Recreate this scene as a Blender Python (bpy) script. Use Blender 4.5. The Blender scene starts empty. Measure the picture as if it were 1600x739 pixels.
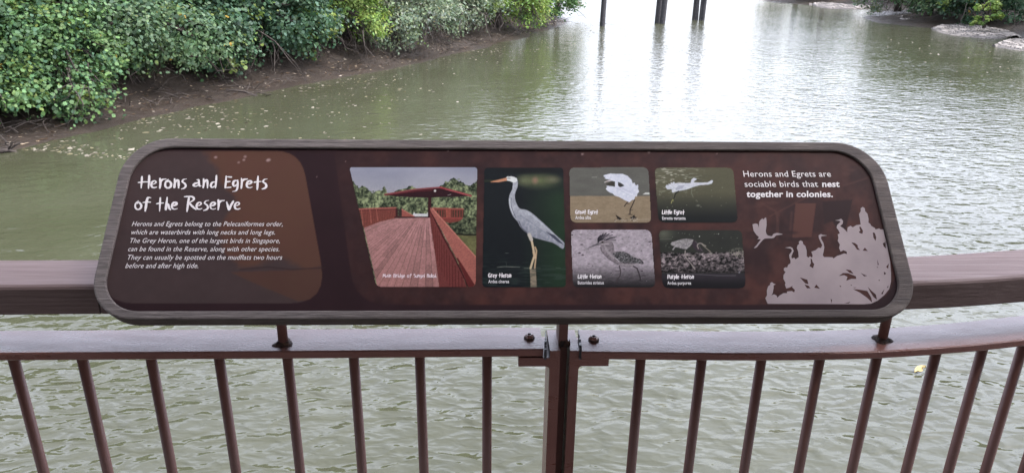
import bpy, math, random
import numpy as np
from math import radians, sin, cos, pi

S = bpy.context.scene
C = S.collection
rnd = random.Random(7)
rng = np.random.default_rng(11)

# ------------------------------------------------------------------ camera
FPX, IW, IH = 1130.0, 1600.0, 739.0
EYE = np.array([0.0, 0.0, 1.57])
WATER = -2.5
_p, _y, _r = radians(20.88), radians(2.1), radians(0.83)
CF = np.array([sin(_y)*cos(_p), cos(_y)*cos(_p), -sin(_p)])
_r0 = np.array([cos(_y), -sin(_y), 0.0]); _u0 = np.cross(_r0, CF)
CR = _r0*cos(_r) + _u0*sin(_r); CU = np.cross(CR, CF)
import mathutils
cam_data = bpy.data.cameras.new('camera'); cam = bpy.data.objects.new('camera', cam_data); C.objects.link(cam)
M = mathutils.Matrix.Identity(4)
for i in range(3):
    M[i][0], M[i][1], M[i][2], M[i][3] = CR[i], CU[i], -CF[i], EYE[i]
cam.matrix_world = M
cam_data.sensor_width = 36.0; cam_data.sensor_fit = 'HORIZONTAL'; cam_data.lens = FPX/IW*36.0
cam_data.clip_start = 0.05; cam_data.clip_end = 6000
S.camera = cam

# ------------------------------------------------------------------ light
SUN_EL, SUN_AZ = radians(56), radians(105)     # azimuth from +Y towards +X
w = bpy.data.worlds.new('World'); S.world = w; w.use_nodes = True
nt = w.node_tree; nt.nodes.clear()
o_ = nt.nodes.new('ShaderNodeOutputWorld'); bg = nt.nodes.new('ShaderNodeBackground')
sky = nt.nodes.new('ShaderNodeTexSky'); sky.sky_type = 'NISHITA'; sky.sun_disc = False
sky.sun_elevation = SUN_EL; sky.sun_rotation = SUN_AZ
sky.air_density = 1.0; sky.dust_density = 1.6; sky.ozone_density = 1.0
hs = nt.nodes.new('ShaderNodeHueSaturation'); hs.inputs['Saturation'].default_value = 0.36; hs.inputs['Value'].default_value = 2.6
tc = nt.nodes.new('ShaderNodeTexCoord')
mp = nt.nodes.new('ShaderNodeMapping'); mp.inputs['Scale'].default_value = (1, 1, 2.6)
cn = nt.nodes.new('ShaderNodeTexNoise'); cn.inputs['Scale'].default_value = 2.3; cn.inputs['Detail'].default_value = 5
cr = nt.nodes.new('ShaderNodeValToRGB')
cr.color_ramp.elements[0].position = 0.32; cr.color_ramp.elements[0].color = (0.80, 0.785, 0.85, 1)
cr.color_ramp.elements[1].position = 0.68; cr.color_ramp.elements[1].color = (1.2, 1.165, 1.225, 1)
mx = nt.nodes.new('ShaderNodeMix'); mx.data_type = 'RGBA'; mx.blend_type = 'MULTIPLY'; mx.inputs[0].default_value = 1.0
nt.links.new(tc.outputs['Generated'], mp.inputs['Vector']); nt.links.new(mp.outputs['Vector'], cn.inputs['Vector'])
nt.links.new(cn.outputs['Fac'], cr.inputs['Fac'])
nt.links.new(sky.outputs['Color'], hs.inputs['Color'])
nt.links.new(hs.outputs['Color'], mx.inputs[6]); nt.links.new(cr.outputs['Color'], mx.inputs[7])
sz = nt.nodes.new('ShaderNodeSeparateXYZ'); nt.links.new(tc.outputs['Generated'], sz.inputs[0])
ov = nt.nodes.new('ShaderNodeValToRGB')                      # overcast: brighter overhead than at the horizon
ov.color_ramp.elements[0].position = 0.0; ov.color_ramp.elements[0].color = (.30, .30, .30, 1)
ov.color_ramp.elements[1].position = 1.0; ov.color_ramp.elements[1].color = (1.0, 1.0, 1.0, 1)
e_ = ov.color_ramp.elements.new(.10); e_.color = (.41, .41, .41, 1)
e_ = ov.color_ramp.elements.new(.42); e_.color = (1.0, 1.0, 1.0, 1)
nt.links.new(sz.outputs['Z'], ov.inputs['Fac'])
mo = nt.nodes.new('ShaderNodeMix'); mo.data_type = 'RGBA'; mo.blend_type = 'MULTIPLY'; mo.inputs[0].default_value = 1.0
nt.links.new(mx.outputs[2], mo.inputs[6]); nt.links.new(ov.outputs['Color'], mo.inputs[7])
nt.links.new(mo.outputs[2], bg.inputs['Color']); bg.inputs['Strength'].default_value = 0.15
nt.links.new(bg.outputs['Background'], o_.inputs['Surface'])

sd = bpy.data.lights.new('sun', 'SUN'); sun = bpy.data.objects.new('sun', sd); C.objects.link(sun)
sd.energy = 1.2; sd.angle = radians(22); sd.color = (1.0, 0.97, 0.93)
sdir = mathutils.Vector((sin(SUN_AZ)*cos(SUN_EL), cos(SUN_AZ)*cos(SUN_EL), sin(SUN_EL)))
sun.rotation_euler = (-sdir).to_track_quat('-Z', 'Y').to_euler()
sun.location = (0, 0, 30)

S.view_settings.view_transform = 'Standard'; S.view_settings.look = 'None'
S.view_settings.exposure = 1.7; S.view_settings.gamma = 1.0
try: S.view_settings.use_curve_mapping = False
except Exception: pass
S.render.engine = 'CYCLES'
S.cycles.max_bounces = 8; S.cycles.diffuse_bounces = 3; S.cycles.glossy_bounces = 3
S.cycles.transmission_bounces = 4; S.cycles.transparent_max_bounces = 6
S.cycles.use_denoising = True

# ------------------------------------------------------------------ helpers
def ray(x, y): return (x-IW/2)/FPX*CR - (y-IH/2)/FPX*CU + CF
def on_z(x, y, z):
    d = ray(x, y); return EYE + d*((z-EYE[2])/d[2])
def on_plane(x, y, P, N):
    d = ray(x, y); return EYE + d*(np.dot(np.asarray(P)-EYE, N)/np.dot(d, N))

WORLD_AT = {}
def place(name, loc, label=None, cat=None, group=None):
    o = bpy.data.objects.new(name, None); C.objects.link(o); o.location = loc; o.empty_display_size = 0.2
    WORLD_AT[o.name] = np.array(loc, float)
    if label: tag(o, label, cat, group)
    return o
def tag(o, label=None, cat=None, group=None, kind=None):
    if label: o['label'] = label
    if cat: o['category'] = cat
    if group: o['group'] = group
    if kind: o['kind'] = kind
    return o

def build(name, V, F, mats, parent=None, smooth=False, midx=None, pcol=None, fcol=None, origin=None):
    """one mesh object from world-space vertices; origin at its thing's origin"""
    V = np.asarray(V, float)
    base = WORLD_AT[parent.name] if parent is not None else (np.array(origin, float) if origin is not None else np.zeros(3))
    me = bpy.data.meshes.new(name)
    if isinstance(F, np.ndarray):
        n, k = F.shape
        me.vertices.add(len(V)); me.vertices.foreach_set('co', (V-base).astype(np.float32).ravel())
        me.loops.add(n*k); me.loops.foreach_set('vertex_index', F.astype(np.int32).ravel())
        me.polygons.add(n); me.polygons.foreach_set('loop_start', np.arange(0, n*k, k, dtype=np.int32))
        me.update(calc_edges=True)
    else:
        me.from_pydata((V-base).tolist(), [], [list(f) for f in F])
    if not isinstance(mats, (list, tuple)): mats = [mats]
    for m in mats: me.materials.append(m)
    if midx is not None: me.polygons.foreach_set('material_index', np.asarray(midx, np.int32))
    if smooth: me.polygons.foreach_set('use_smooth', np.ones(len(me.polygons), bool))
    if pcol is not None:
        a = me.color_attributes.new('ink', 'FLOAT_COLOR', 'POINT')
        c = np.ones((len(V), 4), np.float32); c[:, :3] = pcol; a.data.foreach_set('color', c.ravel())
    if fcol is not None:
        a = me.attributes.new('tint', 'FLOAT_COLOR', 'FACE')
        c = np.ones((len(me.polygons), 4), np.float32); c[:, :3] = fcol; a.data.foreach_set('color', c.ravel())
    me.validate(clean_customdata=False); me.update()
    o = bpy.data.objects.new(name, me); C.objects.link(o)
    if parent is not None:
        o.parent = parent; WORLD_AT[o.name] = base
    else:
        o.location = base; WORLD_AT[o.name] = base
    return o

class MB:
    """collects verts and faces of one mesh"""
    def __init__(s): s.V = []; s.F = []; s.m = []
    def add(s, V, F, m=0):
        b = len(s.V); s.V += [tuple(v) for v in V]; s.F += [tuple(i+b for i in f) for f in F]; s.m += [m]*len(F); return s
    def box(s, c, size, m=0, ch=0.0, ax=None):
        c = np.asarray(c, float); h = np.asarray(size, float)/2
        A = np.eye(3) if ax is None else np.asarray(ax, float)   # rows: local axes
        if ch <= 0:
            P = [(x, y, z) for z in (-1, 1) for y in (-1, 1) for x in (-1, 1)]
            V = [c + (np.array(p)*h)@A for p in P]
            F = [(0,2,3,1),(4,5,7,6),(0,1,5,4),(2,6,7,3),(0,4,6,2),(1,3,7,5)]
            return s.add(V, F, m)
        import bmesh
        b = bmesh.new(); bmesh.ops.create_cube(b, size=2)
        for v in b.verts: v.co = mathutils.Vector((v.co.x*h[0], v.co.y*h[1], v.co.z*h[2]))
        bmesh.ops.bevel(b, geom=b.edges[:], offset=ch, segments=2, profile=0.6, affect='EDGES')
        b.verts.index_update()
        V = [c + np.array(v.co)@A for v in b.verts]; F = [[v.index for v in f.verts] for f in b.faces]
        b.free(); return s.add(V, F, m)
    def tube(s, P, R, n=10, m=0, caps=True):
        P = [np.asarray(p, float) for p in P]
        if not hasattr(R, '__len__'): R = [R]*len(P)
        V = []; F = []; last = None
        for i, p in enumerate(P):
            t = (P[min(i+1, len(P)-1)] - P[max(i-1, 0)]); t = t/(np.linalg.norm(t)+1e-12)
            if last is None:
                a = np.array([0, 0, 1.]) if abs(t[2]) < .9 else np.array([1., 0, 0])
                u = np.cross(t, a)
            else: u = last - t*np.dot(last, t)
            u = u/(np.linalg.norm(u)+1e-12); last = u; v = np.cross(t, u)
            for k in range(n):
                a = 2*pi*k/n; V.append(p + R[i]*(cos(a)*u + sin(a)*v))
        for i in range(len(P)-1):
            for k in range(n):
                F.append((i*n+k, i*n+(k+1)%n, (i+1)*n+(k+1)%n, (i+1)*n+k))
        if caps:
            F.append(tuple(reversed(range(n)))); F.append(tuple((len(P)-1)*n+k for k in range(n)))
        return s.add(V, F, m)
    def sweep(s, path, sec, m=0):
        """cross-section sec [(back, z)] along a plan path [(x, y)]"""
        path = np.asarray(path, float); V = []; F = []; n = len(sec)
        for i, p in enumerate(path):
            t = path[min(i+1, len(path)-1)] - path[max(i-1, 0)]; t /= np.linalg.norm(t); nn = np.array([-t[1], t[0]])
            for b, z in sec: q = p + nn*b; V.append((q[0], q[1], z))
        for i in range(len(path)-1):
            for k in range(n):
                F.append((i*n+k, (i+1)*n+k, (i+1)*n+(k+1)%n, i*n+(k+1)%n))
        F.append(tuple(range(n))); F.append(tuple(reversed([(len(path)-1)*n+k for k in range(n)])))
        return s.add(V, F, m)
    def build(s, name, mats, parent=None, smooth=False, origin=None):
        return build(name, s.V, s.F, mats, parent, smooth, s.m, origin=origin)

def srgb(r, g, b):
    f = lambda c: (c/255/12.92) if c/255 <= .04045 else ((c/255+.055)/1.055)**2.4
    return (f(r), f(g), f(b))
def lin(a):
    a = np.clip(np.asarray(a, float), 0, 1); return np.where(a <= .04045, a/12.92, ((a+.055)/1.055)**2.4)

def smooth_path(P, n):
    """Catmull-Rom through points, n samples per span"""
    P = np.asarray(P, float); Q = np.vstack([2*P[0]-P[1], P, 2*P[-1]-P[-2]]); out = []
    for i in range(1, len(Q)-2):
        for k in range(n):
            t = k/n; a, b, c, d = Q[i-1], Q[i], Q[i+1], Q[i+2]
            out.append(.5*((2*b)+(c-a)*t+(2*a-5*b+4*c-d)*t*t+(3*b-a-3*c+d)*t**3))
    out.append(P[-1]); return np.array(out)

# ------------------------------------------------------------------ materials
def mat(name, color=(.5, .5, .5), rough=.5, spec=.5, metallic=0.0):
    m = bpy.data.materials.new(name); m.use_nodes = True
    b = m.node_tree.nodes['Principled BSDF']
    b.inputs['Base Color'].default_value = (*color, 1); b.inputs['Roughness'].default_value = rough
    b.inputs['Specular IOR Level'].default_value = spec; b.inputs['Metallic'].default_value = metallic
    return m, m.node_tree, b
def N(t, kind, **kw):
    n = t.nodes.new(kind)
    for k, v in kw.items():
        if k.startswith('_'): setattr(n, k[1:], v)
        else: n.inputs[k.replace('__', ' ')].default_value = v
    return n
def coords(t, scale=(1, 1, 1), rot=(0, 0, 0)):
    c = t.nodes.new('ShaderNodeTexCoord'); m = t.nodes.new('ShaderNodeMapping')
    m.inputs['Scale'].default_value = scale; m.inputs['Rotation'].default_value = rot
    t.links.new(c.outputs['Object'], m.inputs['Vector']); return m.outputs['Vector']
def noise(t, vec, scale, detail=4, rough=.55, dist=0):
    n = N(t, 'ShaderNodeTexNoise', Scale=scale, Detail=detail, Roughness=rough, Distortion=dist); t.links.new(vec, n.inputs['Vector']); return n.outputs['Fac']
def ramp(t, fac, stops):
    r = t.nodes.new('ShaderNodeValToRGB'); e = r.color_ramp.elements
    e[0].position, e[0].color = stops[0][0], (*stops[0][1], 1); e[1].position, e[1].color = stops[-1][0], (*stops[-1][1], 1)
    for p, c in stops[1:-1]:
        q = e.new(p); q.color = (*c, 1)
    t.links.new(fac, r.inputs['Fac']); return r.outputs['Color']
def mixc(t, fac, a, b, mode='MIX'):
    m = t.nodes.new('ShaderNodeMix'); m.data_type = 'RGBA'; m.blend_type = mode
    for s_, v in ((m.inputs[0], fac), (m.inputs[6], a), (m.inputs[7], b)):
        if hasattr(v, 'is_linked') or hasattr(v, 'links'): t.links.new(v, s_)
        else: s_.default_value = v if not isinstance(v, tuple) else (*v, 1)
    return m.outputs[2]
def bump(t, b, h, strength, dist, prev=None):
    n = N(t, 'ShaderNodeBump', Strength=strength, Distance=dist); t.links.new(h, n.inputs['Height'])
    if prev is not None: t.links.new(prev, n.inputs['Normal'])
    if b is not None: t.links.new(n.outputs['Normal'], b.inputs['Normal'])
    return n.outputs['Normal']
def math_(t, op, a, b=None, c=None):
    m = t.nodes.new('ShaderNodeMath'); m.operation = op
    for i, v in enumerate((a, b, c)):
        if v is None: continue
        if hasattr(v, 'links'): t.links.new(v, m.inputs[i])
        else: m.inputs[i].default_value = v
    return m.outputs[0]

# painted steel, brown
def paint(name, spec, r0, r1, peel, k=1.0):
    m, t, b = mat(name, (.06, .025, .024), .34, spec)
    v = coords(t)
    c = ramp(t, noise(t, v, 9, 5), [(.3, (.080*k, .034*k, .027*k)), (.7, (.105*k, .047*k, .038*k))])
    fl = ramp(t, noise(t, v, 130, 5, .65), [(.64, (0, 0, 0)), (.74, (1, 1, 1))])        # worn flecks and dust
    t.links.new(mixc(t, math_(t, 'MULTIPLY', fl, .45), c, (.16, .115, .105)), b.inputs['Base Color'])
    st_ = noise(t, coords(t, (5, 24, 24)), 2.2, 5, .6)
    t.links.new(ramp(t, st_, [(.3, (r0,)*3), (.75, (r1,)*3)]), b.inputs['Roughness'])
    bump(t, b, noise(t, v, 330, 3), peel, .002, bump(t, None, noise(t, v, 60, 4), .06, .003))
    return m
STEEL = paint('brown_paint', .30, .38, .52, .16)
STEEL_TOP = paint('wet_lit_brown_paint', .72, .24, .40, .30, 1.45)  # same paint, glossier, base colour lightened for sky light on the rail top

RUST, t, b = mat('rusty_paint', (.03, .015, .012), .7, .3)
v = coords(t); t.links.new(ramp(t, noise(t, v, 120, 5), [(.35, (.012, .008, .008)), (.6, (.05, .022, .014)), (.8, (.11, .06, .035))]), b.inputs['Base Color'])
bump(t, b, noise(t, v, 240, 4), .8, .004)

BARE, t, b = mat('bare_metal', (.18, .18, .18), .38, .5, .6)
v = coords(t); t.links.new(ramp(t, noise(t, v, 160, 4), [(.35, (.018, .018, .02)), (.58, (.07, .07, .075)), (.8, (.22, .22, .23))]), b.inputs['Base Color'])
bump(t, b, noise(t, v, 200, 4), .5, .002)

def timber(name, cols, rough, sx=2.2, bs=.35):
    m, t, b = mat(name, cols[0], rough, .16)
    v = coords(t, (sx, 60, 60)); g = noise(t, v, 3.0, 6, .65)
    v2 = coords(t, (1.2, 8, 8)); g2 = noise(t, v2, 4, 4)
    a = ramp(t, g, [(.3, cols[0]), (.5, cols[1]), (.72, cols[2])])
    t.links.new(mixc(t, .35, a, ramp(t, g2, [(.3, cols[0]), (.7, cols[2])])), b.inputs['Base Color'])
    t.links.new(ramp(t, g, [(.3, (rough+.12,)*3), (.7, (rough-.08,)*3)]), b.inputs['Roughness'])
    bump(t, b, g, bs, .004)
    return m, t, b
HANDRAIL, t, b = timber('stained_timber', [(.076, .051, .047), (.097, .067, .062), (.122, .088, .082)], .6)
# weathered frame timber: greyer on one end, browner on the other (bleached unevenly)
FRAME, t, b = mat('weathered_timber', (.2, .18, .18), .75, .3)
v = coords(t, (9, 150, 150)); g = noise(t, v, 3, 6, .7)
v2 = coords(t, (2.5, 14, 14)); g2 = noise(t, v2, 4, 5, .6)
grey = ramp(t, g, [(.32, (.036, .029, .026)), (.5, (.076, .063, .057)), (.74, (.145, .124, .114))])
brown = ramp(t, g2, [(.3, (.030, .022, .018)), (.55, (.056, .043, .036)), (.8, (.125, .105, .088))])
sep = t.nodes.new('ShaderNodeSeparateXYZ'); tcn = t.nodes.new('ShaderNodeTexCoord'); t.links.new(tcn.outputs['Object'], sep.inputs[0])
mr = N(t, 'ShaderNodeMapRange'); mr.inputs[1].default_value = -.35; mr.inputs[2].default_value = .25; t.links.new(sep.outputs['X'], mr.inputs[0])
fac = math_(t, 'ADD', mr.outputs[0], math_(t, 'MULTIPLY', math_(t, 'SUBTRACT', g2, .5), .7))
fc = t.nodes.new('ShaderNodeClamp'); t.links.new(fac, fc.inputs[0])
t.links.new(mixc(t, fc.outputs[0], grey, brown), b.inputs['Base Color'])
bump(t, b, g, .6, .004)

PRINT, t, b = mat('printed_panel', (.1, .1, .1), .55, .05)
ca = t.nodes.new('ShaderNodeVertexColor'); ca.layer_name = 'ink'; t.links.new(ca.outputs['Color'], b.inputs['Base Color'])
WHITE_INK, _, _ = mat('pale_ink', (.45, .42, .41), .5, .14)
def ink(name, col): return mat(name, col, .45, .3)[0]
NEST_INK, t, b = mat('dusty_pink_ink', (.22, .18, .18), .5, .14)
v = coords(t); t.links.new(ramp(t, noise(t, v, 18, 4), [(.3, (.158, .127, .128)), (.7, (.20, .162, .160))]), b.inputs['Base Color'])

# ------------------------------------------------------------------ deck and roof of the lookout (behind and above the camera)
DECK, t, b = timber('deck_timber', [(.035, .020, .017), (.05, .03, .026), (.075, .048, .04)], .7)
mb = MB()
for k in range(70):
    mb.box((-.1, 1.08-.145*k-.07, -.02), (14, .138, .04), 0, .003)
mb.box((-.1, -4.2, -.16), (14, 10, .2))
tag(mb.build('deck', DECK), kind='structure')
mb = MB()
for k in range(30): mb.box((0, .75-.36*k-.18, 3.06), (16, .352, .05), 0)
for k in range(11): mb.box((-7.5+1.5*k, -4.6, 2.95), (.09, 10.6, .16), 0)
mb.box((0, .62, 2.9), (16, .12, .2), 0); mb.box((0, -9.9, 2.9), (16, .12, .2), 0)
tag(mb.build('shade_roof', DECK), kind='structure')  # unseen; inferred cover, stretched back and sideways to darken sign and railing

# ------------------------------------------------------------------ railing
ZR, TR = .99, .014                      # rail top and thickness
front = np.array([(-1.9, .999), (-1.3, 1.004), (-.756, 1.009), (-.323, 1.011), (.091, 1.0145)])
frontR = np.array([(.147, 1.006), (.305, 1.001), (.448, .9985), (.605, 1.002), (.749, 1.0165), (.897, 1.041), (1.15, 1.098), (1.5, 1.205), (1.9, 1.36)])
pl, pr = smooth_path(front, 10), smooth_path(frontR, 10)
def y_front(x):
    P = pl if x < .12 else pr
    return float(np.interp(x, P[:, 0], P[:, 1]))
RW = .075
def rail_sec(z0, z1, w_, r=.002):
    return [(0, z0+r), (0, z1-r), (r, z1), (w_-r, z1), (w_, z1-r), (w_, z0+r), (w_-r, z0), (r, z0)]

railL = place('railing', (-.9, 1.04, 0), 'straight brown steel railing section with wooden handrail, left of the middle post', 'railing', 'brown railing sections along the lookout')
railR = place('railing', (.9, 1.07, 0), 'curved brown steel railing section bending away, right of the middle post', 'railing', 'brown railing sections along the lookout')
def crop_path(P, x0, x1):
    P = np.asarray(P); xs = [x0]+[p[0] for p in P if x0 < p[0] < x1]+[x1]
    return np.array([(x, np.interp(x, P[:, 0], P[:, 1])) for x in xs])
XL1 = on_plane(849, 550, (0, 1.0145, 0), np.array([0, 1., 0]))[0]
XR0 = on_plane(909, 552, (0, 1.006, 0), np.array([0, 1., 0]))[0]
for root, P, (x0, x1) in ((railL, pl, (-1.9, XL1)), (railR, pr, (XR0, 1.9))):
    path = crop_path(P, x0, x1)
    MB().sweep(path, rail_sec(ZR-TR, ZR, RW)).build('top_rail', STEEL_TOP, root)
    MB().sweep(path, rail_sec(.09, .104, RW)).build('bottom_rail', STEEL, root)
tops = [(22.8, 566), (130, 566), (237, 565), (343, 563.5), (449.6, 562), (553, 561), (656, 560), (761, 560), (1001, 562), (1096, 565), (1189, 565), (1280, 565), (1369, 562), (1461, 557), (1534, 550), (1598, 543)]
xs = []
for px, py in tops:
    x = 0
    for _ in range(3):
        X = on_plane(px, py, (0, y_front(x)+.0375, 0), np.array([0, 1., 0])); x = X[0]
    xs.append(x)
for k in range(1, 10): xs.append(xs[0]-.105*k)
for k in range(1, 8): xs.append(xs[15]+.092*k)
for x in xs:
    root = railL if x < .12 else railR
    yc = y_front(x)+.0375
    MB().tube([(x, yc, .104), (x, yc, ZR-TR)], .0084, 14).build('baluster', STEEL, root, smooth=True)
# stubs between rail and handrail, with a rusty weld collar
for (px, py), root in (((443, 536), railL), ((1378, 531), railR), ((-170, 536), railL)):
    X = on_z(px, py, ZR); yc = X[1]; x = X[0]
    s_ = MB().tube([(x, yc, ZR), (x, yc, 1.062)], .0078, 14).build('handrail_support', STEEL, root, smooth=True)
    mb = MB(); n = 22; V = []; F = []
    for j, (r_, z_) in enumerate(((.0155, .0005), (.0125, .002), (.0098, .0038), (.0075, .006))):
        for k in range(n):
            a = 2*pi*k/n; q = r_*(1+.16*sin(3*a+px)+.12*rnd.uniform(-1, 1))
            V.append((x+q*cos(a), yc+q*sin(a), ZR+z_))
    for j in range(3):
        for k in range(n): F.append((j*n+k, j*n+(k+1)%n, (j+1)*n+(k+1)%n, (j+1)*n+k))
    mb.add(V, F); mb.build('weld_collar', RUST, s_, smooth=True)
# handrail timbers (the joint left of the sign is open a few millimetres)
ZH, TH, WH = 1.104, .049, .106
hl = smooth_path(np.array([(-1.9, .999), (-1.3, 1.004), (-.729, 1.009), (-.591, 1.011), (-.1, 1.013), (.14, 1.0135)]), 8)
hr = smooth_path(np.array([(.143, 1.0135), (.4, 1.008), (.675, 1.0205), (.868, 1.0445), (1.15, 1.1), (1.5, 1.205), (1.9, 1.36)]), 8)
def hand_sec(r=.006):
    z0, z1 = ZH-TH, ZH
    return [(0, z0+.003), (0, z1-r), (.0018, z1-.0025), (r, z1), (WH-r, z1), (WH-.0018, z1-.0025), (WH, z1-r), (WH, z0+.003), (WH-.003, z0), (.003, z0)]
XJ = on_plane(155, 478, (0, 1.011, 0), np.array([0, 1., 0]))[0]
MB().sweep(crop_path(hl, -1.9, XJ-.0012), hand_sec()).build('handrail', HANDRAIL, railL)
MB().sweep(crop_path(hl, XJ+.0012, .14), hand_sec()).build('handrail', HANDRAIL, railL)
MB().sweep(crop_path(hr, .143, 1.9), hand_sec()).build('handrail', HANDRAIL, railR)

# coach bolts through the rail ends
def bolt(px, py, root):
    X = on_z(px, py, ZR); x, y = X[0], X[1]; mb = MB(); n = 6; V = []; F = []
    prof = ((.0118, .0004), (.0118, .0022), (.0098, .0032), (.0096, .0055), (.0062, .0092), (.0040, .0094), (.0036, .0070), (.0005, .0068))
    n = 18
    for r_, z_ in prof:
        r_ *= .76; z_ *= .8
        for k in range(n):
            a = 2*pi*k/n; q = r_*(1+(.07*cos(6*a) if .004 < r_ < .0085 else 0)); V.append((x+q*cos(a), y+q*sin(a), ZR+z_))
    for j in range(len(prof)-1):
        for k in range(n): F.append((j*n+k, j*n+(k+1)%n, (j+1)*n+(k+1)%n, (j+1)*n+k))
    F.append(tuple((len(prof)-1)*n+k for k in range(n)))
    mb.add(V, F, 0); mb.m = [1 if 2 <= i//n <= 4 else 0 for i in range(len(F))]
    mb.build('bolt', [RUST, STEEL_TOP], root, smooth=False)
bolt(827, 528, railL); bolt(927.5, 531, railR)

# middle post: stanchion set back, two flat bars with brackets
post = place('railing_post', (.12, 1.05, 0), 'brown middle post with two bracketed flat bars holding the rail ends below the sign', 'post')
YF = 1.013
def xa(px, py=600, y=YF): return on_plane(px, py, (0, y, 0), np.array([0, 1., 0]))[0]
xl0, xl1, xr0, xr1 = xa(857.5), xa(873.5), xa(888.5), xa(902.5)
zb0 = on_plane(860, 560, (0, YF, 0), np.array([0, 1., 0]))[2]; zb1 = on_plane(860, 573, (0, YF, 0), np.array([0, 1., 0]))[2]
xbL, xbR = xa(810, 566), xa(951, 569)
def flat_bar(x0, x1, xb, sgn):
    # one L outline with a small fillet, extruded back
    r = .006; o = []
    if sgn < 0:
        o = [(x1, .02), (x1, ZR-.002), (x0, ZR-.002), (x0, ZR-TR-.001), (xb, ZR-TR-.001), (xb, zb1+.001)]
        o += [(x0-r+r*sin(a), zb1-r+.001+r*cos(a)) for a in np.linspace(0, pi/2, 5)] + [(x0, .02)]
    else:
        o = [(x0, .02), (x1, .02)] + [(x1+r-r*cos(a), zb1-r+.001+r*sin(a)) for a in np.linspace(0, pi/2, 5)]
        o += [(xb, zb1+.001), (xb, ZR-TR-.0025), (x1, ZR-TR-.0025), (x1, ZR-.002), (x0, ZR-.002)]
    n = len(o); V = [(x, YF, z) for x, z in o]+[(x, YF+.07, z) for x, z in o]
    F = [tuple(range(n)), tuple(reversed(range(n, 2*n)))]+[(i, n+i, n+(i+1) % n, (i+1) % n) for i in range(n)]
    mb = MB().add(V, F); ob = mb.build('flat_bar', STEEL_TOP, post)
    import bmesh
    q = bmesh.new(); q.from_mesh(ob.data); bmesh.ops.recalc_face_normals(q, faces=q.faces); q.to_mesh(ob.data); q.free()
flat_bar(xl0, xl1, xbL, -1); flat_bar(xr0, xr1, xbR, 1)
# stanchion runs up to the handrail
xs0, xs1 = on_plane(874, 520, (0, 1.03, 0), np.array([0, 1., 0]))[0], on_plane(888, 520, (0, 1.03, 0), np.array([0, 1., 0]))[0]
MB().box(((xs0+xs1)/2, 1.056, .54), (xs1-xs0, .045, 1.03), 0, .0012).build('stanchion', STEEL, post)
mb = MB(); V = []; F = []
for k in range(14):
    x = xl1-.002+(xr0-xl1+.004)*k/13
    V += [(x, 1.026+rnd.uniform(-.002, .003), ZR-.004), (x, 1.033, ZR+rnd.uniform(.002, .008))]
for k in range(13): F.append((2*k, 2*k+2, 2*k+3, 2*k+1))
mb.add(V, F).build('weld_bead', RUST, post, smooth=True)
# torn end plates standing at the rail ends
for (a_, b_, root, seed) in (((852, 557), (853, 517), railL, 1), ((907, 561), (904, 516), railR, 2)):
    A = on_z(a_[0], 548, ZR); B_ = on_z(b_[0], b_[1], ZR); mb = MB(); V = []; F = []; n = 12; q = random.Random(seed)
    for k in range(n+1):
        f_ = k/n; x = A[0]+(B_[0]-A[0])*f_; y = A[1]-.002+(B_[1]-A[1]+.002)*f_
        top = ZR+.0045*(1-.5*f_)+q.uniform(-.0015, .002)-(0 if f_ < .9 else .002)
        wd = .0042*(1-f_*.75)
        for dx in (-wd/2, wd/2): V += [(x+dx, y, ZR-TR-.001), (x+dx+q.uniform(-.0006, .0006), y, top)]
    for k in range(n):
        b0 = 4*k; b1 = b0+4
        F += [(b0, b1, b1+1, b0+1), (b0+3, b1+3, b1+2, b0+2), (b0+1, b1+1, b1+3, b0+3)]
    F += [(0, 1, 3, 2), (4*n, 4*n+2, 4*n+3, 4*n+1)]
    mb.add(V, F).build('end_plate', BARE, root)

# ------------------------------------------------------------------ information sign
TILT = radians(45); BU = np.array([1., 0, 0]); BV = np.array([0, cos(TILT), sin(TILT)]); BN = np.array([0, -sin(TILT), cos(TILT)])
B0 = on_plane(788, 493, (0, .92, 0), np.array([0, 1., 0]))          # a point of the frame's front face
def uv(px, py, w_=0.0):
    X = on_plane(px, py, B0+BN*w_, BN); d = X-B0; return d@BU, d@BV
def bw(u, v, w_): return B0+BU*u+BV*v+BN*w_
def bp(px, py, w_): return on_plane(px, py, B0+BN*w_, BN)
sign = place('information_sign', (.06, 1.0, 1.1), 'long tilted brown herons and egrets sign in a weathered timber frame', 'sign')

def rrect(u0, u1, v0, v1, rads, n=12):
    """counter-clockwise rounded rectangle, rads = (bl, br, tr, tl)"""
    P = []
    for (cx, cy, r, a0) in ((u0+rads[0], v0+rads[0], rads[0], pi), (u1-rads[1], v0+rads[1], rads[1], 1.5*pi), (u1-rads[2], v1-rads[2], rads[2], 0), (u0+rads[3], v1-rads[3], rads[3], .5*pi)):
        for k in range(n+1):
            a = a0+.5*pi*k/n; P.append((cx+r*cos(a), cy+r*sin(a)))
    return P
U0, U1, V0, V1 = -.5615-.0244, .6310-.0244, -.0045, .2910
outer = rrect(U0, U1, V0, V1, (.066, .062, .074, .07))
fw = .0175
inner = rrect(U0+fw, U1-fw-.006, V0+.0125, V1-.0165, (.055, .05, .058, .058))
nO = len(outer); DW = -.028; RC = -.004
V = []; F = []
def ring(P, w_): V.extend([bw(u, v, w_) for u, v in P])
def shrink(P, d):
    c = []
    n = len(P)
    for i in range(n):
        a = np.array(P[i-1]); b = np.array(P[(i+1) % n]); t_ = b-a; t_ /= np.linalg.norm(t_); c.append((P[i][0]-t_[1]*d, P[i][1]+t_[0]*d))
    return c
ring(outer, DW); ring(outer, -.003); ring(shrink(outer, .0012), -.0006); ring(shrink(outer, .003), 0); ring(shrink(inner, -.0015), 0); ring(inner, -.001); ring(inner, RC-.002)
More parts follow.
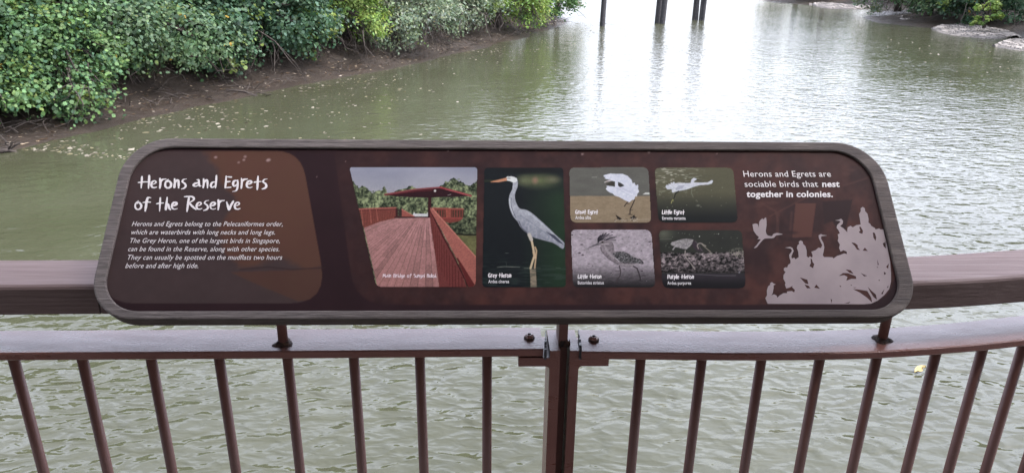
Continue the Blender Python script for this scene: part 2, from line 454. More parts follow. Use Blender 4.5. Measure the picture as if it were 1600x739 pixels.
for j in range(6):
    for i in range(nO): F.append((j*nO+i, j*nO+(i+1) % nO, (j+1)*nO+(i+1) % nO, (j+1)*nO+i))
F.append(tuple(reversed(range(nO))))
mb = MB().add(V, F); fr_ob = mb.build('frame', FRAME, sign)
import bmesh
q = bmesh.new(); q.from_mesh(fr_ob.data)
bmesh.ops.recalc_face_normals(q, faces=q.faces); q.to_mesh(fr_ob.data); q.free()
# brackets under the board, standing on the handrail
for u in (-.33, .06, .42):
    top = bw(u, .12, DW); y = 1.062
    zt = (B0+BV*((y-B0[1]-BN[1]*DW)/BV[1])+BN*DW)[2]
    V = [(B0[0]+u+sx*.02, y+sy*.03, ZH+.0005 if sz == 0 else zt+sy*.03*math.tan(TILT)+.001) for sz in (0, 1) for sy in (-1, 1) for sx in (-1, 1)]
    MB().add(V, [(0, 2, 3, 1), (4, 5, 7, 6), (0, 1, 5, 4), (2, 6, 7, 3), (0, 4, 6, 2), (1, 3, 7, 5)]).build('bracket', STEEL, sign)

# ---- a tiny painter: pictures on the sign are flat prints, made as coloured grids
def vnoise(h, w_, cell, r, octaves=3, stretch=1.0):
    out = np.zeros((h, w_)); amp = 1; tot = 0
    for o in range(octaves):
        c = max(cell/2**o, 1.01); gh, gw = int(h/c)+3, int(w_/(c*stretch))+3
        g = r.random((gh, gw)); y = np.arange(h)/c; x = np.arange(w_)/(c*stretch)
        y0 = y.astype(int); x0 = x.astype(int); fy = y-y0; fx = x-x0; fy = fy*fy*(3-2*fy); fx = fx*fx*(3-2*fx)
        a = g[y0][:, x0]; b_ = g[y0][:, x0+1]; c_ = g[y0+1][:, x0]; d = g[y0+1][:, x0+1]
        v = (a*(1-fx)+b_*fx)*(1-fy)[:, None]+(c_*(1-fx)+d*fx)*fy[:, None]
        out += amp*v; tot += amp; amp *= .55
    return out/tot
class Pic:
    """raster in photo pixels [x0,x1]x[y0,y1], step s; drawing coordinates = crop coordinates (ox, oy, scale)"""
    def __init__(self, x0, y0, x1, y1, s, ox=0, oy=0, sc=1.0, seed=1):
        self.x0, self.y0, self.s = x0, y0, s; self.w = int((x1-x0)/s)+1; self.h = int((y1-y0)/s)+1
        self.X, self.Y = np.meshgrid(x0+np.arange(self.w)*s, y0+np.arange(self.h)*s)
        self.CX = (self.X-ox)*sc; self.CY = (self.Y-oy)*sc; self.a = np.zeros((self.h, self.w, 3)); self.px = s*sc
        self.r = np.random.default_rng(seed)
    def noise(self, cell, octv=3, stretch=1.0): return vnoise(self.h, self.w, cell/self.px, self.r, octv, stretch)
    def put(self, m, col):
        col = np.asarray(col, float)
        if col.ndim == 1: col = col[None, None, :]/255
        self.a = self.a*(1-m[..., None])+col*m[..., None]
    def inside(self, P):
        P = np.asarray(P, float); m = np.zeros((self.h, self.w)); 
        for dx, dy in ((-.25, -.25), (.25, -.25), (-.25, .25), (.25, .25)):
            x = self.CX+dx*self.px; y = self.CY+dy*self.px; k = np.zeros((self.h, self.w), bool)
            for i in range(len(P)):
                xa_, ya_ = P[i-1]; xb_, yb_ = P[i]
                if ya_ == yb_: continue
                k ^= ((ya_ > y) != (yb_ > y)) & (x < (xb_-xa_)*(y-ya_)/(yb_-ya_)+xa_)
            m += k*.25
        return m
    def poly(self, P, col): m = self.inside(P); self.put(m, col); return m
    def line(self, P, wd, col, al=1.0):
        P = np.asarray(P, float); d = np.full((self.h, self.w), 1e9)
        for (xa_, ya_), (xb_, yb_) in zip(P[:-1], P[1:]):
            L = (xb_-xa_)**2+(yb_-ya_)**2+1e-9; t_ = np.clip(((self.CX-xa_)*(xb_-xa_)+(self.CY-ya_)*(yb_-ya_))/L, 0, 1)
            d = np.minimum(d, np.hypot(self.CX-xa_-t_*(xb_-xa_), self.CY-ya_-t_*(yb_-ya_)))
        m = np.clip((wd/2-d)/self.px+.5, 0, 1)*al; self.put(m, col); return m
    def blob(self, x, y, rx, ry, col, al=1.0, soft=1.0):
        d = np.hypot((self.CX-x)/rx, (self.CY-y)/ry); m = np.clip((1-d)/soft, 0, 1)*al; self.put(m, col)
    def ramp_y(self, y0, y1): return np.clip((self.CY-y0)/(y1-y0), 0, 1)
    def shade(self, f): self.a = self.a*f[..., None]
    def mesh(self, name, outline, w_, parent, gain=1.0, extra=None):
        """outline in photo pixels; the grid is cut to it"""
        O = np.asarray(outline, float); keep = np.zeros((self.h, self.w), bool)
        k = np.zeros((self.h-1, self.w-1), bool); x = self.X[:-1, :-1]+self.s/2; y = self.Y[:-1, :-1]+self.s/2
        for i in range(len(O)):
            xa_, ya_ = O[i-1]; xb_, yb_ = O[i]
            if ya_ == yb_: continue
            k ^= ((ya_ > y) != (yb_ > y)) & (x < (xb_-xa_)*(y-ya_)/(yb_-ya_)+xa_)
        idx = np.arange(self.h*self.w).reshape(self.h, self.w)
        F = np.stack([idx[1:, :-1][k], idx[1:, 1:][k], idx[:-1, 1:][k], idx[:-1, :-1][k]], 1)
        P0 = B0+BN*w_; D = ((self.X-IW/2)/FPX)[..., None]*CR-((self.Y-IH/2)/FPX)[..., None]*CU+CF
        V = EYE+D*(np.dot(P0-EYE, BN)/(D@BN))[..., None]; V = V.reshape(-1, 3)
        used = np.unique(F); remap = np.full(len(V), -1); remap[used] = np.arange(len(used))
        colr = lin(self.a).reshape(-1, 3)*gain*np.array([1.0, 1.03, .94])
        return build(name, V[used], remap[F], PRINT, parent, pcol=colr[used])
def roundpoly(P, r, n=6):
    P = [np.array(p, float) for p in P]; out = []; rr = r if hasattr(r, '__len__') else [r]*len(P)
    for i, p in enumerate(P):
        a = P[i-1]-p; b_ = P[(i+1) % len(P)]-p; ra = rr[i]; ua = a/np.linalg.norm(a); ub = b_/np.linalg.norm(b_)
        s0, s1 = p+ua*ra, p+ub*ra
        for k in range(n+1):
            t_ = k/n; out.append(tuple((1-t_)**2*s0+2*t_*(1-t_)*p+t_*t_*s1))
    return out
GAIN = 0.53
WP = RC; LAY = .0003

# ---- panel print
pc = Pic(150, 224, 1416, 494, 1.5, seed=5)
pc.a[:] = np.array([45, 29, 33])/255
pc.shade(.92+.16*pc.noise(40, 4))
# left rounded field with a ghosted riverbank photo
LF = roundpoly([(196, 236), (470, 236), (513, 474), (150, 474)], [70, 40, 62, 62])
m = pc.inside(LF); g = pc.noise(70, 4); g2 = pc.noise(14, 4)
base = np.stack([60+10*g+6*g2, 48+6*g+6*g2, 49+6*g+6*g2], -1)/255
br = pc.inside([(315, 230), (520, 230), (520, 415), (480, 420), (440, 402), (380, 418), (352, 400), (338, 360), (352, 340), (372, 318), (360, 300), (345, 288), (342, 262), (330, 252)])
br2 = pc.inside([(360, 425), (520, 420), (520, 465), (465, 470), (420, 452), (375, 432)])
bb = np.stack([84+8*g, 55+6*g+3*g2, 49+4*g], -1)/255
edge = np.clip(br*1.0, 0, 1)
for _ in range(3):
    e = np.pad(edge, 2, mode='edge'); edge = sum(e[2+i:2+i+pc.h, 2+j:2+j+pc.w] for i in (-2, -1, 0, 1, 2) for j in (-2, -1, 0, 1, 2))/25
edge = np.clip((edge-.5)*1.2+.5+(g2-.5)*1.1*(edge > .05)*(edge < .97), 0, 1)
colr = base*(1-edge[..., None])+bb*edge[..., None]
br2 = br2*.85
colr = colr*(1-br2[..., None])+(bb*.93)*br2[..., None]
pc.a = pc.a*(1-m[..., None])+colr*m[..., None]
pc.line([(375, 421), (420, 417), (455, 421), (508, 418)], 1.8, (50, 36, 36), .8)
# right mottled field
RF = roundpoly([(522, 237), (1400, 237), (1400, 476), (555, 476)], [6, 70, 60, 52])
m = pc.inside(RF); g = pc.noise(26, 4); g2 = pc.noise(55, 3); g3 = pc.noise(9, 3)
k = np.clip((g-.35)*3, 0, 1)*.6+np.clip((g2-.4)*3, 0, 1)*.4
k = np.clip(k+.25*np.clip((pc.X-900)/300, 0, 1)*(pc.noise(80, 2)), 0, 1)*np.clip(.25+(pc.X-520)/260, 0, 1)
k = np.clip(k*(.75+.25*np.clip((pc.Y-240)/120, 0, 1)), 0, 1)
colr = (np.array([50, 33, 35])*(1-k[..., None])+np.array([80, 49, 45])*k[..., None]+(g3[..., None]-.5)*10)/255
pc.a = pc.a*(1-m[..., None])+colr*m[..., None]
# ghost branches and leaves behind the right text
gr = (92, 60, 55); gd = (48, 32, 34)
for (x, y, rx, ry) in ((1188, 318, 10, 4), (1206, 317, 12, 4), (1185, 322, 8, 3), (1330, 266, 9, 3), (1362, 258, 12, 5), (1350, 246, 9, 4), (1372, 270, 10, 4), (1322, 272, 8, 4)):
    pc.blob(x, y, rx, ry, gr, .35, .4)
for L in ([(1203, 338), (1245, 316), (1310, 284)], [(1318, 290), (1350, 280), (1395, 262)], [(1190, 318), (1212, 330), (1215, 345)]): pc.line(L, 2.6, gr, .45)
pc.poly([(1243, 318), (1275, 318), (1268, 370), (1238, 372)], (88, 56, 51)); pc.poly([(1285, 315), (1332, 312), (1318, 372), (1300, 345), (1288, 350)], gd)
pc.line([(1216, 335), (1214, 372)], 5, gr, .4); pc.line([(1237, 332), (1235, 360)], 4, gr, .4)
for k_ in range(12): pc.blob(1170+pc.r.random()*90, 362+pc.r.random()*14, 16, 4, gd, .4, .6)
# specks of dirt along the top edge
for x, y, s_ in ((246, 231, 1.6), (231, 234, 1.3), (337, 246, 2.6), (383, 245, 2.4), (381, 250, 2.2), (373, 254, 2), (420, 250, 3), (418, 251, 2.4), (910, 241, 2), (897, 234, 1.4), (838, 234, 1.5), (1014, 238, 2), (1305, 234, 1.5), (1370, 250, 1.2), (608, 232, 1.3), (700, 236, 1.1), (495, 276, 1.1), (540, 252, 1), (770, 233, 1.2), (1120, 240, 1.2)):
    pc.blob(x, y, s_*1.4, s_, (165, 140, 142), .8, .6)
panel = pc.mesh('panel', [tuple(p) for p in ((150, 224), (1416, 224), (1416, 494), (150, 494))], WP, sign, GAIN)
# trim the panel sheet to the frame's opening
me = panel.data; inn = np.array(shrink(inner, -.001)); q = bmesh.new(); q.from_mesh(me); base = WORLD_AT[panel.name]
dead = []
for f in q.faces:
    X = np.array(f.calc_center_median())+base-B0; u, v = X@BU, X@BV; c_ = False
    for i in range(len(inn)):
        (xa_, ya_), (xb_, yb_) = inn[i-1], inn[i]
        if (ya_ > v) != (yb_ > v) and u < (xb_-xa_)*(v-ya_)/(yb_-ya_)+xa_: c_ = not c_
    if not c_: dead.append(f)
bmesh.ops.delete(q, geom=dead, context='FACES'); q.to_mesh(me); q.free()

# ---- photograph of the bridge
ox, oy, sc = 540, 255, 3.693
p = Pic(544, 258, 748, 452, .72, ox, oy, sc, 21)
n1 = p.noise(120, 4, 2); f_ = p.ramp_y(0, 200)
p.a = np.stack([138+25*f_+30*(n1-.5), 138+22*f_+28*(n1-.5), 158+12*f_+24*(n1-.5)], -1)/255
n1 = p.noise(34, 4); n2 = p.noise(9, 3); n3 = p.noise(16, 2)
tr = np.clip(.5*n1+.5*n2, 0, 1); tr = np.clip((tr-.32)*2.7+.35*(p.noise(14, 1)-.5), 0, 1)
tc_ = (np.array([30, 36, 28])*(1-tr[..., None])+np.array([150, 158, 120])*tr[..., None])/255
jag = (n3-.5)*26
tl = [(30, 90), (52, 118), (75, 138), (100, 132), (122, 134), (150, 165), (185, 152), (210, 150), (222, 135), (240, 165), (262, 170), (300, 160), (330, 150), (365, 132), (395, 135), (430, 150), (520, 145), (545, 128), (600, 100), (625, 88), (660, 95), (690, 115), (720, 132), (736, 108), (765, 95)]
ty = np.interp(p.CX, [q_[0] for q_ in tl], [q_[1] for q_ in tl])+jag
p.put(np.clip((p.CY-ty)/p.px, 0, 1), tc_)
p.poly([(600, 345), (640, 300), (760, 320), (760, 420), (640, 415)], tc_*.8)
p.poly([(640, 410), (760, 415), (760, 570), (700, 480)], np.stack([80+40*n1, 80+36*n1, 52+26*n1], -1)/255)
p.line([(640, 408), (700, 414), (760, 412)], 10, (34, 32, 26))
p.poly([(392, 285), (480, 285), (480, 308), (385, 308)], (200, 198, 202)); p.poly([(400, 262), (470, 255), (470, 292), (400, 292)], tc_)
p.poly([(76, 262), (290, 258), (290, 318), (270, 322), (105, 374)], (120, 66, 58))
for k_ in range(26): x = 78+k_*9.5; p.line([(x, 266), (x+3, 370-(x-78)*.28)], 2.2, (88, 38, 36), .8)
p.line([(74, 266), (180, 261), (290, 258)], 8, (156, 88, 82)); p.line([(78, 274), (290, 265)], 3, (70, 34, 34))
for x in (92, 140, 178): p.line([(x, 270), (x+8, 362-(x-80)*.3)], 5, (150, 86, 78))
p.poly([(288, 262), (302, 262), (302, 308), (288, 310)], (60, 32, 34)); p.poly([(306, 266), (324, 266), (324, 306), (306, 306)], (54, 44, 40))
p.poly([(324, 264), (400, 309), (324, 309)], (150, 84, 76)); p.line([(324, 266), (398, 308)], 5, (176, 108, 100))
p.line([(285, 312), (485, 313)], 8, (66, 30, 34))
p.poly([(476, 192), (495, 192), (494, 314), (474, 314)], (56, 26, 30))
p.poly([(505, 256), (680, 262), (674, 322), (655, 335), (600, 346), (510, 318)], (118, 58, 52))
for k_ in range(12): x = 512+k_*15; p.poly([(x, 272), (x+8, 272), (x+8, 312), (x, 312)], (66, 50, 40))
p.line([(505, 259), (680, 264)], 6, (150, 86, 78)); p.poly([(577, 260), (608, 262), (607, 318), (578, 316)], (146, 76, 66)); p.line([(520, 316), (672, 318)], 7, (140, 66, 62))
p.poly([(226, 182), (400, 150), (545, 140), (724, 190), (650, 194), (560, 196), (480, 200), (370, 197), (280, 191)], (46, 22, 28))
p.line([(226, 181), (330, 164), (400, 152), (480, 145), (548, 140)], 9, (128, 66, 70)); p.line([(228, 186), (400, 163), (500, 156)], 5, (92, 34, 40)); p.line([(545, 140), (640, 165), (724, 189)], 10, (138, 52, 60)); p.line([(575, 150), (724, 190)], 3, (176, 92, 96))
p.blob(516, 160, 9, 9, (215, 205, 205), 1, .5); p.line([(590, 185), (608, 180)], 3, (160, 150, 150))
# deck planks
dm = p.inside([(105, 374), (200, 338), (285, 318), (488, 315), (545, 720), (185, 720)])
vx, vy = 470., 235.; bx = vx+(p.CX-vx)*(720-vy)/np.maximum(p.CY-vy, 5)
pid = np.floor(bx/46).astype(int); tint = np.random.default_rng(3).random(400)[np.clip(pid+200, 0, 399)]
brd = np.random.default_rng(4).random((400, 60))[np.clip(pid+200, 0, 399), np.clip(np.log(np.maximum(p.CY-vy, 10))*5+pid*.37, 0, 59).astype(int)]
sh = .84+.14*tint+.12*brd+.10*(p.noise(10, 3)-.5); hz = p.ramp_y(320, 700)
dk = np.stack([172-8*hz, 126-10*hz, 126-12*hz], -1)/255*sh[..., None]
fr_ = np.abs(bx/46-np.round(bx/46))*46*(p.CY-vy)/(720-vy); dk = dk*(1-.36*np.clip(1-fr_/2.0, 0, 1)*np.clip((p.CY-325)/60, .25, 1))[..., None]
p.put(dm, dk)
# near railing
p.poly([(486, 258), (520, 330), (640, 560), (700, 715), (540, 715), (515, 520), (488, 330)], (108, 54, 52))
for k_ in range(15):
    a_ = k_/15; x = 490+200*a_**1.5; y0 = 290+400*a_**1.25; p.line([(x, y0), (x+2, min(715, 330+500*a_**.7))], 1.5+4*a_, (80, 30, 30), .85)
p.line([(492, 280), (560, 420), (640, 570), (712, 718)], 8, (64, 24, 28)); p.line([(500, 283), (640, 545)], 2.5, (196, 150, 146))
p.poly([(488, 256), (502, 260), (600, 370), (758, 545), (758, 690), (735, 712), (712, 715), (640, 548), (560, 395), (492, 280)], np.stack([158+14*(n1-.5), 94+10*(n1-.5), 86+10*(n1-.5)], -1)/255)
p.line([(502, 262), (600, 372), (758, 548)], 6, (190, 122, 110)); p.poly([(640, 548), (648, 545), (745, 700), (735, 712), (712, 716)], (92, 36, 36))
p.shade(1+(.24*p.noise(5, 2)-.12)*np.clip((p.CY-110)/60, .15, 1))
ph_bridge = p.mesh('photograph', roundpoly([(546, 261.5), (745.5, 261.5), (743, 448), (588, 448)], [5, 5, 8, 9]), WP+LAY, panel, GAIN)

# ---- photograph of the grey heron
ox, oy, sc = 750, 255, 3.695
p = Pic(753, 260, 886, 452, .72, ox, oy, sc, 22)
g = p.noise(60, 3); gx = np.clip((p.CX-230)/220, 0, 1)*np.clip((p.CY-80)/120, 0, 1)
p.a = np.stack([20+6*g+10*gx, 24+6*g+24*gx, 28+5*g+6*gx], -1)/255
p.blob(335, 100, 160, 62, (118, 124, 84), .75, .9); p.blob(255, 100, 60, 40, (120, 122, 92), .6, .9); p.blob(318, 100, 26, 30, (158, 112, 104), .7, .9); p.blob(420, 95, 60, 30, (130, 122, 98), .6, .9); p.blob(300, 45, 240, 22, (20, 20, 22), .7, .6)
p.line([(20, 103), (190, 100)], 12, (52, 58, 40), .6)
rip = np.clip((p.noise(7, 2, 9)-.45)*3, 0, 1)*np.clip((p.CY-500)/120, 0, 1); p.put(rip*.5, (58, 72, 66))
p.line([(100, 600), (140, 597), (230, 600)], 3, (170, 170, 160), .7); p.line([(255, 606), (350, 608)], 2, (150, 150, 140), .7); p.line([(150, 570), (155, 596)], 2, (120, 120, 115), .6); p.line([(440, 604), (465, 606)], 3, (110, 118, 110), .6); p.blob(155, 519, 16, 3, (110, 114, 110), .7, .6)
rf = p.inside([(288, 612), (322, 612), (328, 715), (292, 715)])*np.clip(.35+p.noise(9, 2, 3), 0, 1); p.put(rf*.8, (172, 150, 130))
body = smooth_path([(190, 112), (215, 98), (217, 135), (206, 165), (201, 198), (212, 235), (230, 262), (264, 269), (300, 289), (350, 332), (400, 378), (438, 415), (480, 452), (488, 468), (478, 494), (440, 470), (416, 458), (352, 441), (302, 426), (272, 405), (238, 375), (215, 335), (190, 305), (172, 260), (166, 215), (172, 180), (186, 150), (190, 112)], 5)
n1 = .6*p.noise(9, 3)+.4*p.noise(30, 2, .5)+.15*(p.noise(12, 1)-.5); n2 = p.noise(40, 2)
wing = np.clip((p.CY-250-(p.CX-210)*.55)/130, 0, 1)
p.poly(body, np.stack([166-30*wing+70*(n1-.5), 166-30*wing+70*(n1-.5), 178-28*wing+66*(n1-.5)], -1)/255)
p.line([(180, 200), (178, 240), (190, 280), (208, 315)], 4, (74, 74, 86), .7); p.line([(172, 215), (176, 255), (192, 295)], 5, (214, 214, 222), .8)
p.line([(232, 300), (262, 320), (330, 368), (400, 420)], 4, (112, 112, 130), .55); p.line([(265, 275), (340, 335), (425, 410)], 5, (198, 198, 208), .6); p.line([(225, 335), (240, 372), (270, 400)], 5, (60, 60, 72), .7)
p.poly([(380, 395), (430, 415), (470, 455), (482, 470), (450, 455)], (64, 66, 84)); p.line([(405, 430), (475, 488)], 4, (150, 150, 166), .8)
p.poly(smooth_path([(148, 95), (152, 82), (166, 74), (188, 68), (206, 78), (215, 98), (205, 110), (190, 112), (172, 104), (150, 100)], 4), (214, 213, 216))
p.poly([(160, 80), (172, 70), (190, 66), (206, 76), (212, 88), (196, 80), (180, 76)], (22, 22, 30)); p.line([(150, 88), (176, 88)], 3, (60, 56, 60)); p.blob(168, 88, 4, 4, (20, 18, 20), 1, .5)
p.poly([(155, 84), (130, 90), (60, 107), (64, 111), (110, 110), (156, 101)], (196, 140, 112)); p.line([(62, 109), (155, 94)], 2, (150, 90, 66), .8)
p.line([(287, 415), (300, 455), (309, 500), (314, 535), (304, 565), (292, 606)], 12, (206, 182, 152)); p.line([(284, 412), (296, 440)], 20, (190, 180, 172)); p.line([(318, 485), (326, 505), (322, 545), (316, 605)], 9, (190, 160, 130)); p.line([(310, 512), (318, 545)], 14, (200, 172, 142))
p.shade(.95+.1*p.noise(5, 2))
p.mesh('photograph', roundpoly([(757, 262), (880, 262), (884.5, 448.5), (753.5, 448.5)], [6, 6, 7, 7]), WP+LAY, panel, GAIN)

# ---- photograph of the great egret
ox, oy, sc = 885, 258, 7.779
p = Pic(888, 260, 1019, 350, .72, ox, oy, sc, 23)
g = p.noise(60, 3, 3); gy = np.clip((p.CY-372+6*(g-.5))/8, 0, 1)
top = np.stack([86+16*g, 84+16*g, 80+16*g], -1)/255; g2 = p.noise(24, 3, 2)
bot = np.stack([140+22*(g2-.5), 122+20*(g2-.5), 102+20*(g2-.5)], -1)/255
p.a = top*(1-gy[..., None])+bot*gy[..., None]
p.line([(310, 150), (370, 147)], 8, (150, 150, 148), .7); p.poly([(925, 356), (960, 336), (1010, 334), (1010, 356)], (205, 203, 200))
n1 = p.noise(26, 3)
eg = [(452, 125), (490, 115), (535, 103), (610, 108), (680, 108), (740, 130), (790, 178), (805, 222), (830, 215), (836, 240), (850, 248), (868, 234), (876, 262), (868, 285), (885, 322), (862, 350), (856, 385), (838, 378), (822, 420), (800, 425), (765, 452), (720, 432), (640, 388), (590, 372), (560, 345), (530, 335), (500, 315), (478, 288), (495, 272), (484, 252), (530, 256), (560, 258), (590, 265), (590, 200), (545, 192), (492, 205), (466, 216), (458, 208), (530, 176), (490, 172), (462, 160), (478, 148), (455, 142)]
p.poly(eg, np.stack([206+34*(n1-.5), 206+32*(n1-.5), 222+26*(n1-.5)], -1)/255)
p.poly([(630, 205), (665, 220), (707, 250), (668, 266), (648, 268), (626, 248)], (52, 50, 48)); p.line([(470, 210), (536, 182)], 5, (170, 130, 110))
p.poly([(478, 232), (560, 196), (590, 202), (588, 262), (560, 258), (520, 250)], (58, 54, 48))
p.line([(600, 285), (690, 290), (780, 330)], 6, (166, 166, 186), .6); p.line([(650, 300), (730, 350), (800, 380)], 6, (170, 170, 190), .5)
p.line([(828, 425), (800, 490), (775, 540), (772, 598)], 11, (34, 24, 24)); p.line([(770, 540), (805, 546)], 5, (34, 24, 24)); p.line([(745, 450), (718, 480), (705, 502)], 10, (34, 24, 24)); p.line([(735, 470), (765, 472)], 5, (40, 28, 26)); p.line([(750, 598), (800, 604)], 8, (40, 28, 26))
p.poly([(595, 600), (640, 630), (676, 655), (640, 668), (622, 655)], (26, 20, 20)); p.poly([(765, 635), (800, 628), (826, 600), (832, 628), (860, 632), (828, 645), (800, 665), (785, 645)], (26, 20, 20))
for k_ in range(40): p.blob(590+p.r.random()*280, 640+p.r.random()*50, 4+p.r.random()*12, 3+4*p.r.random(), (190, 180, 172) if k_ % 3 else (60, 50, 46), .8, .6)
p.line([(600, 672), (1010, 658)], 10, (166, 152, 136), .5)
p.shade(.95+.1*p.noise(8, 2))
p.mesh('photograph', roundpoly([(889.5, 262), (1013, 261.5), (1017.5, 348), (891.5, 348)], [9, 10, 9, 11]), WP+LAY, panel, GAIN)

# ---- photograph of the little egret
ox, oy, sc = 1018, 258, 7.779
p = Pic(1020, 260, 1153, 350, .72, ox, oy, sc, 24)
g = p.noise(60, 3, 4); f_ = p.ramp_y(330, 640); left = np.clip(1-p.CX/700, 0, 1)*np.clip(1-p.CY/420, 0, 1)
p.a = np.stack([(80+10*g+14*left)*(1-f_)+24*f_, (78+8*g+14*left)*(1-f_)+27*f_, (62+6*g+14*left)*(1-f_)+28*f_], -1)/255
gl = np.clip((p.noise(9, 2, 5)-.60)*5, 0, 1)*np.clip(1.1-np.hypot((p.CX-250)/420, (p.CY-160)/260), 0, 1); p.put(gl, (190, 186, 176))
for k_ in range(26): p.blob(80+p.r.random()*950, 120+p.r.random()*420, 4+10*p.r.random(), 3.5, (170, 168, 150), .6, .6)
p.blob(567, 492, 34, 16, (150, 150, 140), .6, .8)
le = [(170, 265), (182, 240), (208, 245), (205, 226), (235, 236), (234, 208), (258, 222), (262, 202), (278, 208), (285, 222), (340, 216), (440, 220), (476, 216), (484, 178), (512, 156), (545, 164), (552, 180), (522, 190), (512, 212), (600, 214), (680, 212), (735, 182), (748, 196), (735, 224), (692, 238), (592, 244), (522, 262), (432, 296), (352, 312), (300, 322), (262, 336), (248, 330), (246, 296), (192, 296)]
n1 = p.noise(22, 3); p.poly(le, np.stack([200+34*(n1-.5), 200+32*(n1-.5), 212+26*(n1-.5)], -1)/255)
p.poly([(330, 250), (405, 243), (380, 280), (300, 310), (290, 290)], (168, 168, 184)); p.line([(240, 240), (275, 268), (250, 296)], 4, (160, 160, 172), .7)
p.line([(548, 178), (602, 186)], 7, (36, 34, 34)); p.line([(330, 318), (288, 350), (276, 395), (262, 420)], 13, (22, 20, 20)); p.line([(262, 420), (250, 432), (240, 465)], 7, (176, 172, 110)); p.line([(262, 415), (266, 440)], 5, (170, 165, 105))
p.line([(490, 290), (486, 340), (506, 392)], 9, (130, 130, 116), .6); p.line([(270, 395), (274, 345)], 5, (150, 150, 130), .5)
p.shade(.95+.1*p.noise(8, 2))
p.mesh('photograph', roundpoly([(1023, 262.5), (1145.5, 262.5), (1153, 347.5), (1029, 347.5)], [8, 9, 9, 10]), WP+LAY, panel, GAIN)

# ---- photograph of the little heron
ox, oy, sc = 888, 353, 7.393
p = Pic(889, 356, 1027, 451, .72, ox, oy, sc, 25)
g = p.noise(40, 4); g2 = p.noise(12, 3, 2); f_ = p.ramp_y(440, 690)
vv = (168+50*(g-.5)+56*(g2-.5))*(1-f_*.78)
p.a = np.stack([vv, vv*.925, vv*.985], -1)/255
for (x, y, rx, ry) in ((155, 215, 26, 10), (130, 312, 24, 12), (165, 335, 26, 11), (255, 155, 22, 6), (145, 98, 30, 5), (940, 185, 24, 9), (950, 212, 14, 5), (797, 208, 14, 6), (845, 285, 12, 8), (895, 150, 14, 5), (235, 438, 18, 6), (280, 460, 10, 6), (645, 500, 14, 8), (495, 545, 12, 7), (420, 598, 10, 5), (180, 632, 26, 10), (870, 572, 42, 9), (725, 605, 34, 6), (45, 105, 16, 12), (625, 155, 14, 6), (505, 68, 20, 6), (850, 520, 20, 10), (700, 125, 8, 6), (670, 240, 8, 5)):
    p.blob(x, y, rx, ry, (52, 44, 50), .85, .7)
for k_ in range(70): p.blob(40+p.r.random()*940, 60+p.r.random()*600, 3+8*p.r.random(), 2+3*p.r.random(), (80, 72, 80) if k_ % 2 else (190, 176, 184), .6, .6)
n1 = p.noise(14, 3); n2 = p.noise(8, 2)
hb = smooth_path([(345, 205), (372, 182), (405, 168), (460, 165), (505, 185), (525, 225), (522, 265), (545, 292), (640, 294), (700, 322), (745, 352), (830, 385), (866, 415), (870, 438), (848, 444), (792, 430), (740, 462), (690, 474), (612, 466), (560, 430), (500, 402), (460, 372), (420, 325), (385, 290), (370, 245), (378, 225)], 4)
p.poly(hb, np.stack([128+70*(n1-.5), 117+66*(n1-.5), 124+66*(n1-.5)], -1)/255)
p.line([(372, 250), (384, 292), (425, 340), (465, 380), (520, 412), (575, 445)], 9, (74, 66, 72), .75); p.line([(420, 230), (450, 290), (520, 370)], 26, (172, 160, 168), .55); p.line([(510, 200), (526, 240), (520, 280)], 6, (86, 78, 84), .7); p.line([(398, 222), (440, 236), (500, 228)], 5, (92, 84, 90), .6)
wg = p.inside([(512, 318), (560, 300), (640, 300), (700, 325), (745, 356), (832, 390), (868, 440), (792, 430), (735, 432), (650, 432), (590, 410), (545, 372)])
wv = 84+190*(n2-.5)+40*(n1-.5); p.put(wg, np.stack([wv, wv*.96, wv], -1)/255)
p.line([(540, 365), (590, 412)], 7, (220, 212, 218), .8); p.line([(820, 380), (865, 425)], 9, (40, 34, 40), .9); p.line([(590, 440), (700, 455), (780, 440)], 8, (168, 158, 164), .7)
p.poly([(342, 196), (228, 250), (238, 252), (330, 224), (385, 214), (380, 195)], (82, 76, 82)); p.line([(232, 248), (345, 208)], 3, (150, 140, 146), .7)
p.line([(350, 205), (400, 212), (470, 205)], 6, (200, 190, 196), .8); p.blob(394, 188, 15, 13, (60, 52, 40), 1, .4); p.blob(396, 188, 8, 8, (14, 12, 12), 1, .4)
for (x0, y0, x1, y1) in ((345, 185, 370, 110), (352, 180, 400, 95), (362, 172, 436, 88), (375, 168, 470, 95), (390, 165, 510, 105), (410, 165, 560, 122), (430, 162, 540, 140), (440, 162, 548, 165), (345, 188, 352, 130)): p.line([(x0, y0), ((x0+x1)/2-6, (y0+y1)/2-8), (x1, y1)], 13 if x1 < 480 else 7, (34, 30, 38), .95)
p.line([(590, 462), (605, 530), (596, 580), (566, 615), (560, 650)], 13, (66, 56, 60)); p.line([(540, 517), (600, 520)], 6, (80, 70, 76)); p.line([(545, 655), (585, 660)], 7, (40, 34, 38)); p.line([(752, 466), (795, 490), (815, 545), (832, 600), (830, 630)], 14, (50, 42, 46)); p.line([(810, 628), (856, 634)], 7, (40, 34, 38))
p.shade(.95+.1*p.noise(8, 2))
p.mesh('photograph', roundpoly([(892, 359), (1017.5, 359), (1024, 449), (895.5, 449)], [8, 11, 9, 10]), WP+LAY, panel, GAIN)

